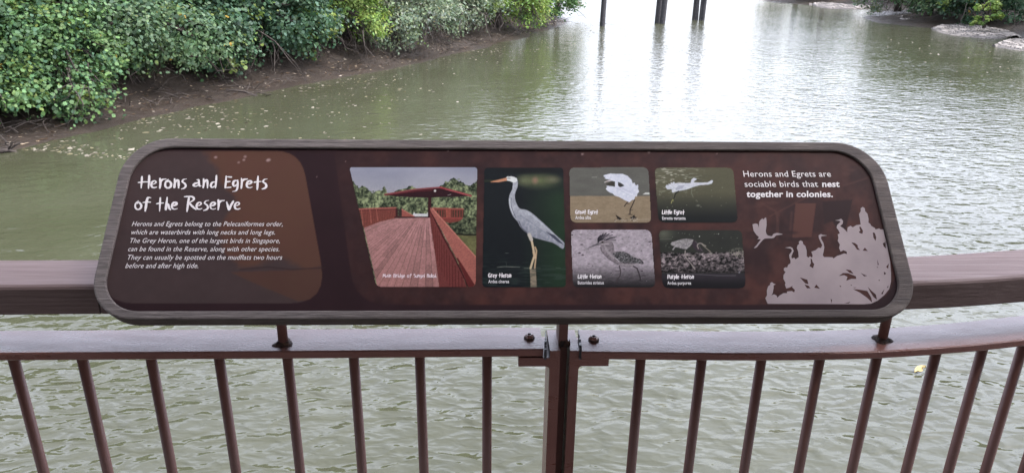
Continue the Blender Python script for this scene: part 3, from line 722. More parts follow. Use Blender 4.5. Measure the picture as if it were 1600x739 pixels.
# ---- photograph of the purple heron
ox, oy, sc = 1025, 353, 7.393
p = Pic(1027, 356, 1168, 453, .72, ox, oy, sc, 26)
g = p.noise(80, 3); g1 = p.noise(22, 2, 1.6); g2 = p.noise(9, 2, 1.3)
lf = np.clip(1-np.hypot((p.CX-90)/160, (p.CY-90)/110), 0, 1)
p.a = np.stack([40+10*g+44*lf, 41+10*g+44*lf, 38+8*g+36*lf], -1)/255
p.line([(40, 153), (180, 150)], 5, (130, 128, 120), .5)
me_ = np.clip((p.CY-(300+30*(p.noise(40, 2)-.5)))/14, 0, 1)*np.clip((548-p.CY)/12, 0, 1)
g3_ = p.noise(16, 1, 1.8); mv = 84+170*(g1-.5)+150*(g2-.5)+90*(g3_-.5); mv = np.clip(mv*(1-.45*np.clip((p.CY-430)/110, 0, 1)), 16, 190)
p.put(me_, np.stack([mv, mv*.90, mv*.93], -1)/255)
bt = np.clip((p.CY-545)/10, 0, 1); p.put(bt, np.stack([40+12*g, 36+10*g, 42+10*g], -1)/255); p.line([(130, 556), (520, 560), (700, 572), (920, 572)], 9, (104, 96, 106), .7); p.put(p.ramp_y(590, 680)*.8, (18, 17, 20))
gs = np.clip((p.noise(16, 2, .4)-.4)*4, 0, 1)*np.clip(1-np.hypot((p.CX-950)/130, (p.CY-310)/70), 0, 1)*1.6; p.put(np.clip(gs, 0, 1), (150, 142, 132))
for k_ in range(22): p.blob(60+p.r.random()*900, 70+p.r.random()*190, 6, 5, (150, 150, 140), .75, .6)
p.blob(502, 121, 9, 8, (200, 200, 195), 1, .6); p.blob(722, 92, 9, 7, (190, 190, 180), 1, .6); p.blob(635, 320, 26, 20, (160, 150, 146), .8, .7); p.blob(962, 535, 14, 18, (140, 136, 150), .8, .6)
n1 = p.noise(14, 3)
p.poly([(415, 165), (440, 160), (475, 195), (482, 240), (545, 270), (530, 296), (470, 288), (425, 240)], (56, 46, 54))
p.poly([(168, 206), (185, 186), (240, 170), (285, 156), (332, 147), (390, 150), (432, 160), (418, 205), (390, 240), (352, 270), (300, 262), (240, 246), (220, 248), (200, 282), (186, 274), (212, 236), (178, 222)], np.stack([146+80*(n1-.5), 139+80*(n1-.5), 142+80*(n1-.5)], -1)/255)
p.line([(300, 215), (360, 235), (410, 190)], 6, (90, 84, 92), .6); p.line([(455, 175), (500, 230), (520, 272), (535, 288)], 9, (92, 84, 88), .8)
p.line(smooth_path([(490, 262), (478, 232), (486, 208), (512, 200), (535, 208)], 5), 12, (150, 138, 136)); p.line([(530, 208), (575, 232)], 11, (158, 148, 140)); p.line([(540, 222), (600, 275), (630, 300)], 8, (150, 136, 128))
p.line([(338, 285), (334, 340), (345, 365), (400, 430), (450, 500)], 10, (160, 148, 146)); p.line([(335, 345), (400, 342), (462, 342)], 9, (140, 128, 128))
p.shade(.95+.1*p.noise(8, 2))
p.mesh('photograph', roundpoly([(1029.5, 359.5), (1159, 359.5), (1165.5, 450), (1035.5, 450)], [9, 9, 10, 11]), WP+LAY, panel, GAIN)

# ---- flat silhouettes (pale ink)
def fill(name, polys, ox, oy, sc, material, parent, w_):
    cu = bpy.data.curves.new('fill', 'CURVE'); cu.dimensions = '2D'; cu.fill_mode = 'BOTH'
    for P in polys:
        s_ = cu.splines.new('POLY'); s_.points.add(len(P)-1); s_.use_cyclic_u = True
        for i, (x, y) in enumerate(P):
            u, v = uv(ox+x/sc, oy+y/sc, w_); s_.points[i].co = (u, v, 0, 1)
    ob = bpy.data.objects.new('fill', cu); C.objects.link(ob); dg = bpy.context.evaluated_depsgraph_get()
    me = bpy.data.meshes.new_from_object(ob.evaluated_get(dg)); V = [bw(v.co.x, v.co.y, w_) for v in me.vertices]; F = [tuple(f.vertices) for f in me.polygons]
    bpy.data.objects.remove(ob); bpy.data.curves.remove(cu); bpy.data.meshes.remove(me)
    return build(name, V, F, material, parent)
def nest_edge(P, amp, r):
    out = []
    for i in range(len(P)):
        a = np.array(P[i-1], float); b_ = np.array(P[i], float); L = np.linalg.norm(b_-a); k = max(1, int(L/14))
        for j in range(k): out.append(tuple(a+(b_-a)*j/k+(np.array([r.uniform(-1, 1), r.uniform(-1, 1)])*amp if j else 0)))
    return out
rq = random.Random(3)
nest = [(155, 715), (138, 675), (150, 655), (149, 620), (158, 592), (172, 582), (172, 570), (185, 563), (195, 572), (212, 579), (196, 585), (196, 605), (190, 640), (180, 655), (200, 648), (218, 658), (222, 672), (240, 655), (265, 640), (290, 640), (290, 628), (325, 625), (340, 635), (345, 618), (325, 598), (330, 588), (310, 600), (285, 608), (275, 580), (280, 570), (265, 540), (265, 515), (280, 492), (268, 482), (268, 465), (284, 458), (290, 463), (300, 440), (314, 432), (315, 415), (308, 396), (305, 372), (318, 356), (325, 342), (316, 329), (275, 322), (312, 317), (328, 324), (337, 345), (328, 364), (320, 385), (325, 398), (340, 392), (350, 403), (372, 388), (368, 350), (359, 325), (364, 305), (376, 295), (372, 281), (385, 271), (400, 280), (402, 295), (419, 312), (428, 345), (428, 382), (440, 392), (450, 382), (465, 392), (470, 378), (460, 350), (490, 340), (510, 322), (528, 325), (537, 305), (524, 280), (513, 255), (511, 236), (527, 227), (540, 233), (572, 237), (530, 243), (528, 258), (545, 290), (551, 320), (546, 350), (540, 375), (550, 388), (580, 388), (610, 390), (615, 398), (640, 380), (665, 372), (690, 362), (710, 367), (708, 350), (685, 340), (665, 350), (655, 325), (660, 300), (645, 275), (650, 252), (645, 230), (660, 222), (650, 200), (637, 183), (641, 164), (665, 141), (655, 135), (625, 132), (655, 126), (669, 120), (682, 135), (680, 155), (661, 172), (685, 186), (712, 215), (712, 200), (715, 180), (735, 170), (750, 180), (775, 165), (806, 160), (800, 120), (794, 88), (807, 66), (805, 48), (820, 37), (835, 48), (836, 66), (853, 85), (861, 120), (860, 148), (872, 155), (880, 170), (905, 185), (910, 195), (935, 188), (945, 195), (965, 194), (975, 240), (990, 300), (1000, 360), (1012, 420), (1018, 500), (1018, 560), (1005, 612), (970, 655), (925, 692), (880, 713), (830, 718)]
holes = [[(795, 178), (805, 175), (822, 205), (818, 225), (804, 222), (792, 213), (803, 204)], [(890, 215), (905, 220), (915, 250), (910, 275), (895, 252)], [(740, 285), (765, 290), (785, 305), (785, 320), (802, 340), (780, 335), (765, 312)], [(820, 342), (835, 322), (856, 346)],
         [(455, 397), (464, 402), (470, 425), (481, 436), (472, 466), (447, 450), (457, 430)], [(380, 530), (410, 540), (432, 546), (440, 577), (418, 572)], [(412, 580), (440, 588), (455, 606), (430, 606)], [(480, 602), (495, 580), (521, 609)],
         [(652, 520), (682, 500), (716, 500), (772, 522), (775, 540), (740, 540), (705, 553), (713, 526), (690, 514)], [(700, 474), (735, 480), (756, 505), (728, 498)], [(752, 612), (800, 616), (852, 625), (880, 672), (886, 706), (850, 672), (800, 636)],
         [(855, 595), (880, 622), (912, 650), (920, 686), (896, 668), (872, 630)], [(960, 292), (974, 285), (985, 268), (984, 330), (966, 312)], [(922, 405), (932, 440), (925, 446)], [(984, 456), (1003, 432), (998, 470)], [(968, 490), (985, 503), (970, 513)], [(948, 645), (972, 612), (960, 648)], [(805, 498), (830, 511), (852, 519), (830, 523)], [(595, 680), (605, 686), (602, 712)], [(692, 711), (735, 700), (722, 711)], [(655, 585), (671, 592), (665, 598)], [(930, 549), (943, 545), (935, 556)], [(918, 455), (930, 460), (922, 463)], [(990, 600), (1000, 585), (998, 605)], [(735, 580), (748, 585), (738, 588)], [(750, 600), (778, 600), (765, 604)]]
so = (1165, 315, 4.481)
fill('silhouette', [nest]+holes, *so, NEST_INK, panel, WP+LAY)
fly = smooth_path([(48, 160), (66, 154), (85, 158), (92, 182), (96, 140), (118, 118), (124, 126), (143, 111), (147, 165), (141, 205), (150, 232), (168, 240), (186, 241), (193, 228), (215, 220), (235, 222), (262, 230), (215, 236), (202, 250), (182, 257), (135, 259), (112, 278), (90, 305), (76, 321), (58, 325), (78, 303), (94, 280), (106, 264), (82, 262), (94, 250), (78, 235), (56, 205)], 2)
fill('silhouette', [[tuple(q_) for q_ in fly]], *so, NEST_INK, panel, WP+LAY)

# ---- printed text
def text_lines(name, lines, parent, w_, material):
    """lines: (string, x0, x1, baseline y at x0, baseline at x1, cap px, shear, bold)"""
    AV = []; AF = []
    for s_, x0, x1, y0, y1, cap, shear, bold in lines:
        cu = bpy.data.curves.new('t', 'FONT'); cu.body = s_; cu.size = 1; cu.offset = bold; cu.resolution_u = 3; cu.space_character = 1.04
        ob = bpy.data.objects.new('t', cu); C.objects.link(ob); dg = bpy.context.evaluated_depsgraph_get()
        me = bpy.data.meshes.new_from_object(ob.evaluated_get(dg)); V = np.array([v.co[:] for v in me.vertices]); F = [tuple(f.vertices) for f in me.polygons]
        bpy.data.objects.remove(ob); bpy.data.curves.remove(cu); bpy.data.meshes.remove(me)
        u0, v0 = uv(x0, y0, w_); u1, v1 = uv(x1, y1, w_); _, vc = uv(x0, y0-cap, w_)
        wd = V[:, 0].max()-V[:, 0].min(); x = (V[:, 0]-V[:, 0].min())/wd; H = (vc-v0)/.70
        yy = V[:, 1]*H; xx = u0+(u1-u0)*x+shear*yy; y = v0+(v1-v0)*x+yy
        b_ = len(AV); AV += [tuple(bw(a, c_, w_)) for a, c_ in zip(xx, y)]; AF += [tuple(i+b_ for i in f) for f in F]
    return build(name, AV, AF, material, parent)
WT = WP+2*LAY
text_lines('paragraph', [
    ('Herons and Egrets belong to the Pelecaniformes order,', 205.8, 441.5, 353.2, 353.4, 7.4, .16, .0),
    ('which are waterbirds with long necks and long legs.', 203.7, 429.5, 366.2, 366.4, 7.5, .16, .0),
    ('The Grey Heron, one of the largest birds in Singapore,', 201.5, 437.0, 379.4, 379.6, 7.5, .16, .0),
    ('can be found in the Reserve, along with other species.', 199.5, 436.2, 392.4, 392.6, 7.6, .16, .0),
    ('They can usually be spotted on the mudflats two hours', 197.6, 440.0, 405.6, 405.6, 7.7, .16, .0),
    ('before and after high tide.', 195.6, 309.5, 418.6, 418.6, 7.8, .16, .0)], panel, WT, WHITE_INK)
text_lines('paragraph', [
    ('Herons and Egrets are', 1162.2, 1298.8, 276.2, 276.2, 9.2, 0, .002), ('sociable birds that', 1164, 1278.6, 292, 292, 9.2, 0, .002),
    ('nest', 1284.8, 1312, 292, 292, 9.2, .16, .024), ('together in colonies.', 1166.4, 1301.4, 307.8, 307.8, 9.4, .16, .024)], panel, WT, WHITE_INK)
SMALL_INK, _, _ = mat('caption_ink', (.42, .40, .39), .5, .14)
for s_, x0, x1, y in (('Ardea cinerea', 763, 795.5, 442), ('Ardea alba', 899, 923.5, 342.3), ('Egretta garzetta', 1035, 1071.5, 343.3), ('Butorides striatus', 903, 943.5, 444), ('Ardea purpurea', 1043, 1080, 444.4)):
    text_lines('caption', [(s_, x0, x1, y, y, 5.0, 0, .018)], panel, WT, SMALL_INK)

# brush lettering
GL = {
 'H': (128, [[(36, 113), (32, 55), (28, 4)], [(106, 124), (103, 60), (98, 0)], [(0, 56), (60, 62), (116, 62)]]),
 'e': (66, [[(10, 36), (36, 44), (52, 56), (48, 68), (34, 72), (16, 60), (7, 36), (14, 14), (34, 6), (58, 12)]]),
 'r': (66, [[(14, 96), (18, 50), (12, 0)], [(17, 62), (38, 84), (72, 90)]]),
 'o': (78, [[(36, 84), (12, 60), (8, 24), (30, 3), (58, 16), (64, 46), (44, 70), (26, 62)]]),
 'n': (68, [[(12, 92), (14, 50), (8, 6)], [(14, 46), (36, 80), (50, 66), (50, 4)]]),
 's': (58, [[(50, 90), (24, 84), (12, 64), (36, 44), (44, 20), (28, 2), (4, -6)]]),
 'a': (82, [[(36, 82), (52, 82), (56, 52), (62, 24), (76, 24)], [(52, 54), (18, 46), (4, 30), (22, 20), (56, 34)]]),
 'd': (76, [[(62, 124), (58, 60), (52, 4)], [(52, 62), (22, 56), (8, 30), (20, 8), (52, 28)]]),
 'E': (76, [[(18, 118), (14, 60), (8, 4)], [(18, 112), (44, 110), (70, 108)], [(12, 60), (34, 64), (56, 66)], [(8, 7), (36, 8), (64, 11)]]),
 'g': (68, [[(48, 76), (18, 70), (8, 40), (22, 20), (48, 42)], [(52, 78), (52, 20), (38, -20), (4, -30)]]),
 't': (70, [[(38, 116), (34, 50), (30, -12)], [(0, 58), (34, 64), (68, 66)]]),
 'f': (78, [[(78, 116), (52, 116), (38, 80), (24, -12)], [(2, 70), (38, 74), (75, 74)]]),
 'h': (64, [[(28, 120), (22, 60), (14, 0)], [(18, 34), (38, 56), (46, 22), (60, 0)]]),
 'R': (112, [[(0, 126), (40, 128), (78, 124), (90, 98), (44, 66)], [(44, 122), (34, 50), (24, -16)], [(44, 66), (76, 34), (112, 2)]]),
 'v': (72, [[(6, 76), (18, 36), (30, 0)], [(30, 0), (48, 44), (72, 84)]]),
 'M': (102, [[(8, 2), (22, 112)], [(22, 112), (48, 40)], [(48, 40), (78, 115)], [(78, 115), (90, 2)]]),
 'i': (30, [[(14, 80), (11, 4)], [(16, 108), (17, 100)]]),
 'B': (76, [[(14, 115), (8, 2)], [(12, 112), (56, 100), (50, 70), (15, 62)], [(15, 62), (62, 48), (58, 14), (8, 4)]]),
 'S': (68, [[(58, 108), (24, 108), (10, 82), (48, 55), (55, 22), (8, 4)]]),
 'u': (66, [[(8, 80), (8, 26), (26, 8), (50, 30)], [(54, 82), (54, 4)]]),
 'l': (28, [[(15, 120), (10, 2)]]),
 'G': (80, [[(70, 106), (32, 110), (8, 55), (28, 8), (62, 16), (62, 50), (38, 50)]]),
 'y': (68, [[(8, 80), (32, 26)], [(62, 82), (36, 16), (10, -34)]]),
 'L': (68, [[(14, 116), (10, 8), (62, 11)]]),
 'P': (70, [[(14, 115), (10, 0)], [(14, 112), (60, 100), (58, 68), (14, 55)]]),
 'p': (66, [[(12, 82), (8, -34)], [(12, 70), (48, 72), (54, 30), (14, 14)]]),
}
def brush(name, items, parent, w_, material, wd, seed=1, sx=1.0):
    """items: (letter, x px, baseline y px, px per unit)"""
    r = random.Random(seed); AV = []; AF = []; lay = 0
    for ch, X, Y, k in items:
        for st in GL[ch][1]:
            P = smooth_path(st, 6) if len(st) > 2 else smooth_path([st[0], ((st[0][0]+st[1][0])/2, (st[0][1]+st[1][1])/2), st[1]], 5)
            n = len(P); lay += 1; w0 = wd*r.uniform(.85, 1.12); heavy = r.uniform(.2, .8); L = []; R_ = []
            for i in range(n):
                t_ = P[min(i+1, n-1)]-P[max(i-1, 0)]; t_ = t_/np.linalg.norm(t_); nn = np.array([-t_[1], t_[0]]); f_ = i/(n-1)
                vert = abs(t_[1]); w1 = w0*(.62+.5*vert)*(1+.28*math.cos((f_-heavy)*3.4)-.14)*(1 if .06 < f_ < .94 else .72)
                off = np.array([t_[0], t_[1]])*(-wd*.25 if i == 0 else (wd*.25 if i == n-1 else 0))
                L.append(P[i]+off+nn*w1/2*r.uniform(.88, 1.12)); R_.append(P[i]+off-nn*w1/2*r.uniform(.88, 1.12))
            b_ = len(AV)
            for i in range(n):
                for q_ in (L[i], R_[i]):
                    AV.append(tuple(bp(X+q_[0]*k*sx, Y-q_[1]*k, w_+lay*8e-6+i*4e-7)))
            AF += [(b_+2*i+1, b_+2*i+3, b_+2*i+2, b_+2*i) for i in range(n-1)]
    return build(name, AV, AF, material, parent)
K = 1/6.154; hx = lambda c_: 190+c_*K; hy = lambda c_: 260+c_*K
L1 = list(zip('HeronsandEgrets', (160, 278, 355, 412, 498, 572, 688, 776, 850, 988, 1064, 1138, 1196, 1274, 1348)))
L2 = list(zip('oftheReserve', (124, 203, 335, 410, 476, 604, 713, 786, 846, 916, 1004, 1080)))
brush('heading', [(c_, hx(x), hy(212), K) for c_, x in L1]+[(c_, hx(x), hy(418), K) for c_, x in L2], panel, WT, WHITE_INK, 17.5, 4)
def cap_items(s_, x0, x1, y, cap):
    k = cap/116; tot = sum(GL[c_][0] if c_ != ' ' else 60 for c_ in s_); kx = (x1-x0)/tot; out = []; x = x0
    for c_ in s_:
        if c_ != ' ': out.append((c_, x, y, k))
        x += (GL[c_][0] if c_ != ' ' else 60)*kx
    return out, kx/k
CAP2, _, _ = mat('bridge_caption_ink', (.44, .36, .36), .5, .14)
for s_, x0, x1, y, cap, wd, mtl in (('Main Bridge of Sungei Buloh', 598, 682, 433.5, 5.8, 20, CAP2), ('Grey Heron', 763, 799, 433.3, 6.4, 27, WHITE_INK), ('Great Egret', 899, 934.5, 334.3, 6.2, 27, WHITE_INK), ('Little Egret', 1034.5, 1069.5, 334.6, 6.2, 27, WHITE_INK), ('Little Heron', 903, 940, 435, 6.2, 27, WHITE_INK), ('Purple Heron', 1043, 1084.5, 435.4, 6.4, 27, WHITE_INK)):
    it, kx = cap_items(s_, x0, x1, y, cap); brush('caption', it, panel, WT, mtl, wd, len(s_), kx)

# ------------------------------------------------------------------ water, river bed, banks
WATERM, t, b = mat('river_water', (.085, .088, .052), .04, .5)
b.inputs['IOR'].default_value = 1.333
v = coords(t, (1, 1, 1), (0, 0, radians(-12)))
va = coords(t, (.78, 1.2, 1), (0, 0, radians(-14)))
vb = coords(t, (.7, 1.2, 1), (0, 0, radians(24)))
big = noise(t, va, 1.0, 1.5, .45)
mid = noise(t, va, 3.6, 1.6, .45, .5)
fine = noise(t, vb, 8.5, 1.5, .5, .4)
rid = math_(t, 'ABSOLUTE', math_(t, 'SUBTRACT', noise(t, coords(t, (.62, 1.35, 1), (0, 0, radians(-16))), 2.4, 1.3, .4, .6), .5))
h = math_(t, 'ADD', math_(t, 'MULTIPLY', big, .04), math_(t, 'ADD', math_(t, 'MULTIPLY', mid, .042), math_(t, 'ADD', math_(t, 'MULTIPLY', fine, .013), math_(t, 'MULTIPLY', rid, -.036))))
patch = noise(t, coords(t, (.12, .2, 1)), 1.0, 3)
sep = t.nodes.new('ShaderNodeSeparateXYZ'); t.links.new(coords(t), sep.inputs[0])
# wind ripples: strong on the open water, weak in the lee of the two banks
sy = ramp(t, math_(t, 'DIVIDE', sep.outputs['Y'], 80), [(.0, (1.0,)*3), (.09, (1.0,)*3), (.17, (.72,)*3), (.36, (.55,)*3), (.56, (1.1,)*3), (1, (1.3,)*3)])
sx_ = N(t, 'ShaderNodeMapRange'); sx_.inputs[1].default_value = 12; sx_.inputs[2].default_value = 24; sx_.inputs[3].default_value = 1; sx_.inputs[4].default_value = .5
t.links.new(math_(t, 'SUBTRACT', sep.outputs['X'], math_(t, 'MULTIPLY', sep.outputs['Y'], -.06)), sx_.inputs[0])
ld = N(t, 'ShaderNodeMapRange'); ld.inputs[1].default_value = 3.5; ld.inputs[2].default_value = 10; ld.inputs[3].default_value = .42; ld.inputs[4].default_value = 1
t.links.new(math_(t, 'SUBTRACT', sep.outputs['X'], math_(t, 'MULTIPLY_ADD', sep.outputs['Y'], .486, -18.1)), ld.inputs[0])
lf_ = N(t, 'ShaderNodeMapRange'); lf_.inputs[1].default_value = 36; lf_.inputs[2].default_value = 47; t.links.new(sep.outputs['Y'], lf_.inputs[0])
lee = math_(t, 'MAXIMUM', ld.outputs[0], lf_.outputs[0])
rg = ramp(t, math_(t, 'DIVIDE', sep.outputs['Y'], 80), [(.0, (.03,)*3), (.35, (.05,)*3), (.62, (.17,)*3), (1, (.22,)*3)])
t.links.new(math_(t, 'MULTIPLY', rg, sx_.outputs[0]), b.inputs['Roughness'])
wv = math_(t, 'MULTIPLY', 1.15, math_(t, 'MULTIPLY', math_(t, 'MULTIPLY', math_(t, 'MULTIPLY', sy, lee), sx_.outputs[0]), ramp(t, patch, [(.35, (.65,)*3), (.65, (1.1,)*3)])))
bn = N(t, 'ShaderNodeBump', Distance=1.0); t.links.new(h, bn.inputs['Height'])
t.links.new(wv, bn.inputs['Strength'])
t.links.new(bn.outputs['Normal'], b.inputs['Normal'])
murk = ramp(t, noise(t, v, .35, 4), [(.3, (.036, .0375, .021)), (.7, (.046, .0475, .029))])
t.links.new(murk, b.inputs['Base Color'])
R_ = 3500
rv = build('river', [(-R_, -400, WATER), (R_, -400, WATER), (R_, R_, WATER), (-R_, R_, WATER)], [(0, 1, 2, 3)], WATERM)
tag(rv, kind='structure')

MUD, t, b = mat('mud', (.06, .048, .04), .6, .4)
v = coords(t); n1 = noise(t, v, 1.6, 6, .6); n2 = noise(t, v, 14, 5, .6)
sep = t.nodes.new('ShaderNodeSeparateXYZ'); t.links.new(v, sep.inputs[0])
wet = N(t, 'ShaderNodeMapRange'); wet.inputs[1].default_value = WATER+.02; wet.inputs[2].default_value = WATER+.55; t.links.new(sep.outputs['Z'], wet.inputs[0])
c1 = ramp(t, n1, [(.3, (.016, .0108, .0070)), (.55, (.032, .0218, .0140)), (.75, (.058, .041, .028))])
c2 = ramp(t, n2, [(.35, (.009, .006, .0042)), (.6, (.028, .0195, .0128)), (.8, (.066, .048, .033))])
t.links.new(mixc(t, .5, c1, c2), b.inputs['Base Color'])
t.links.new(ramp(t, wet.outputs[0], [(0, (.30,)*3), (1, (.8,)*3)]), b.inputs['Roughness'])
bump(t, b, noise(t, v, 9, 6, .7), 1.0, .10)
BED, t, b = mat('river_bed', (.05, .045, .03), .9, .2)
tag(build('ground', [(-R_, -400, WATER-2.2), (R_, -400, WATER-2.2), (R_, R_, WATER-2.2), (-R_, R_, WATER-2.2)], [(0, 1, 2, 3)], BED), kind='structure')

LBANK = [(-24, -10), (-17.5, 4), (-12.0, 11.6), (-10.35, 16.0), (-9.32, 19.3), (-6.63, 24.45), (-3.05, 30.74), (.54, 38.4), (4.0, 47.4), (6.16, 54.2), (6.1, 57.5), (3.5, 62), (-8, 72), (-34, 88), (-64, 100)]
LPOLY = LBANK+[(-64, -10)]
RBANK = [(52, 8), (36, 18), (32, 29), (30.2, 36), (30.5, 42), (32.5, 46), (31.8, 51), (29.4, 56), (30.8, 61), (35, 68), (39.5, 74), (35.4, 79), (32, 85), (33, 96), (44, 118), (80, 140)]
RPOLY = RBANK+[(110, 140), (110, 8)]
def inpoly(X, Y, P):
    k = np.zeros(X.shape, bool)
    for i in range(len(P)):
        xa_, ya_ = P[i-1]; xb_, yb_ = P[i]
        if ya_ == yb_: continue
        k ^= ((ya_ > Y) != (yb_ > Y)) & (X < (xb_-xa_)*(Y-ya_)/(yb_-ya_)+xa_)
    return k
def sdist(X, Y, line, P):
    d = np.full(X.shape, 1e9)
    for (xa_, ya_), (xb_, yb_) in zip(line[:-1], line[1:]):
        L = (xb_-xa_)**2+(yb_-ya_)**2; s_ = np.clip(((X-xa_)*(xb_-xa_)+(Y-ya_)*(yb_-ya_))/L, 0, 1)
        d = np.minimum(d, np.hypot(X-xa_-s_*(xb_-xa_), Y-ya_-s_*(yb_-ya_)))
    return np.where(inpoly(X, Y, P), d, -d)
NG = np.random.default_rng(5)
def fbm(X, Y, cell, octv=4):
    out = 0; amp = 1; tot = 0
    for o in range(octv):
        c_ = cell/2**o; x = X/c_+100; y = Y/c_+100; x0 = np.floor(x).astype(int); y0 = np.floor(y).astype(int); fx = x-x0; fy = y-y0
        fx = fx*fx*(3-2*fx); fy = fy*fy*(3-2*fy)
        hsh = lambda i, j: np.modf(np.abs(np.sin(i*127.1+j*311.7+o*17.3)*43758.5453))[0]
        out = out+amp*(hsh(x0, y0)*(1-fx)*(1-fy)+hsh(x0+1, y0)*fx*(1-fy)+hsh(x0, y0+1)*(1-fx)*fy+hsh(x0+1, y0+1)*fx*fy); tot += amp; amp *= .5
    return out/tot-.5
def bank_z(X, Y, line, P, prof):
    d = sdist(X, Y, line, P)+1.0*fbm(X, Y, 3.0, 3)+.3*fbm(X, Y, .7, 2)
    z = np.interp(d, [q_[0] for q_ in prof], [q_[1] for q_ in prof])
    return WATER+z+np.clip(d, 0, 1)*(.30*fbm(X, Y, 1.6, 4)+.16*fbm(X, Y, .42, 3)), d
def bank(name, line, P, x0, x1, y0, y1, step, prof):
    xs_ = np.arange(x0, x1, step); ys_ = np.arange(y0, y1, step); X, Y = np.meshgrid(xs_, ys_); Z, d = bank_z(X, Y, line, P, prof)
    idx = np.arange(X.size).reshape(X.shape); F = np.stack([idx[:-1, :-1], idx[:-1, 1:], idx[1:, 1:], idx[1:, :-1]], -1).reshape(-1, 4)
    keep = (d.ravel()[F].max(1) > -4)
    F = F[keep]; used = np.unique(F); rm = np.full(X.size, -1); rm[used] = np.arange(len(used))
    V = np.stack([X, Y, Z], -1).reshape(-1, 3)[used]
    return tag(build(name, V, rm[F], MUD, smooth=True), kind='structure')
PL = [(-8, -2.1), (-3, -.9), (0, 0), (.8, .14), (1.8, .34), (3, .85), (5, 1.15), (12, 1.6), (40, 2.4)]
PR = [(-8, -2.1), (-4, -.9), (-1, -.2), (0, 0), (2.5, .18), (5, .6), (12, 1.3), (60, 2.6)]
bank('mud_bank', LBANK, LPOLY, -26, 9, 9, 66, .135, PL)
bank('mud_bank', RBANK, RPOLY, 22, 80, 18, 130, .4, PR)

# stone pitching on the right bank: separate bedded stones with dark joints
STONE, t, b = mat('stone_pitching', (.2, .18, .16), .8, .3)
at_ = t.nodes.new('ShaderNodeAttribute'); at_.attribute_name = 'tint'; v = coords(t)
t.links.new(mixc(t, 1.0, at_.outputs['Color'], ramp(t, noise(t, v, 7, 5, .65), [(.3, (.62,)*3), (.7, (1.25,)*3)]), 'MULTIPLY'), b.inputs['Base Color']); bump(t, b, noise(t, v, 16, 4), .7, .03)
def cells(X, Y, size, seed):
    gx, gy = np.floor(X/size), np.floor(Y/size); f1 = np.full(X.shape, 9.); f2 = f1.copy(); cid = np.zeros(X.shape)
    hs2 = lambda i, j, k: np.modf(np.abs(np.sin(i*12.9898+j*78.233+k*37.719+seed)*43758.5453))[0]
    for di in (-1, 0, 1):
        for dj in (-1, 0, 1):
            i, j = gx+di, gy+dj; d = np.hypot((i+.12+.76*hs2(i, j, 1))*size-X, (j+.12+.76*hs2(i, j, 2))*size-Y)/size; n_ = d < f1
            f2 = np.where(n_, f1, np.minimum(f2, d)); cid = np.where(n_, hs2(i, j, 3), cid); f1 = np.minimum(f1, d)
    return f2-f1, cid
def revetment(lo, hi, zlo, zhi, label):
    lo = smooth_path([on_z(x, y, zlo)[:2] for x, y in lo], 8); hi = smooth_path([on_z(x, y, zhi)[:2] for x, y in hi], 8)
    m = 150; n = 44
    f = np.linspace(0, 1, m); A = np.stack([np.interp(f, np.linspace(0, 1, len(lo)), lo[:, i]) for i in (0, 1)], 1); B_ = np.stack([np.interp(f, np.linspace(0, 1, len(hi)), hi[:, i]) for i in (0, 1)], 1)
    V = []; F = []; T = []
    for j in range(n+1):
        s_ = j/n; P = A*(1-s_)+B_*s_; z = zlo+(zhi-zlo)*np.sin(s_*pi/2)**.9-(zhi-zlo)*.6*np.abs(2*f-1)**6*s_
        wx = P[:, 0]+.12*fbm(P[:, 0], P[:, 1], .4, 2); wy = P[:, 1]*.62+.12*fbm(P[:, 0]+9, P[:, 1], .4, 2)
        e_, cid = cells(wx, wy, .42, 3.1); up = np.clip(e_/.28, 0, 1)**.6
        z = z+(.10*up-.05+.07*(cid-.5)*up)*min(1, 5*s_+.1)
        V += [(x, y, zz) for (x, y), zz in zip(P, z)]
        tone = (.085+.13*cid)*np.where(s_ < .12, .6, 1)*np.clip(.16+e_*6, .16, 1); T.append(np.stack([tone, tone*.90, tone*.79], 1))
    dv = B_-A; dv = dv/np.linalg.norm(dv, axis=1)[:, None]
    V += [(x, y, WATER-.5) for (x, y) in B_+dv*.8]; V += [(x, y, WATER-.6) for (x, y) in A-dv*.25]
    C_ = []
    for j in range(n+1):
        for i in range(m-1): F.append((j*m+i, j*m+i+1, (j+1)*m+i+1, (j+1)*m+i)); C_.append(T[min(j, n)][i])
    for i in range(m-1): F.append(((n+2)*m+i, (n+2)*m+i+1, i+1, i)); C_.append(T[0][i]*.6)
    k = m//2; o = build('stone_revetment', V, np.array(F), STONE, smooth=False, fcol=np.array(C_), origin=(A[k][0], A[k][1], WATER))
    return tag(o, label, 'stone revetment', 'stone pitching on the far bank')
revetment([(1549, 72), (1566, 77), (1590, 80), (1625, 84), (1680, 90)], [(1556, 69), (1574, 63.5), (1595, 61), (1630, 60), (1690, 62)], WATER-.02, WATER+.16, 'grey cracked stone slope nearest on the right, cut off by the picture edge')
revetment([(1455, 46), (1475, 54), (1510, 59), (1550, 62), (1578, 60)], [(1459, 40.5), (1490, 38), (1520, 40), (1558, 45), (1596, 55)], WATER-.02, WATER+.24, 'grey cracked stone slope in front of the bright green bush on the right')
revetment([(1265, 8), (1285, 13), (1310, 15), (1340, 15.5), (1362, 14)], [(1265, 4), (1290, 4.5), (1312, 6.5), (1340, 8), (1364, 9)], WATER-.02, WATER+.3, 'pale stone slope farthest away along the right bank')
revetment([(1398, 29), (1408, 32), (1420, 33), (1432, 31)], [(1400, 27), (1410, 26.5), (1422, 27), (1434, 28.5)], WATER+.12, WATER+.24, 'small low stone patch on dark mud under the trees')

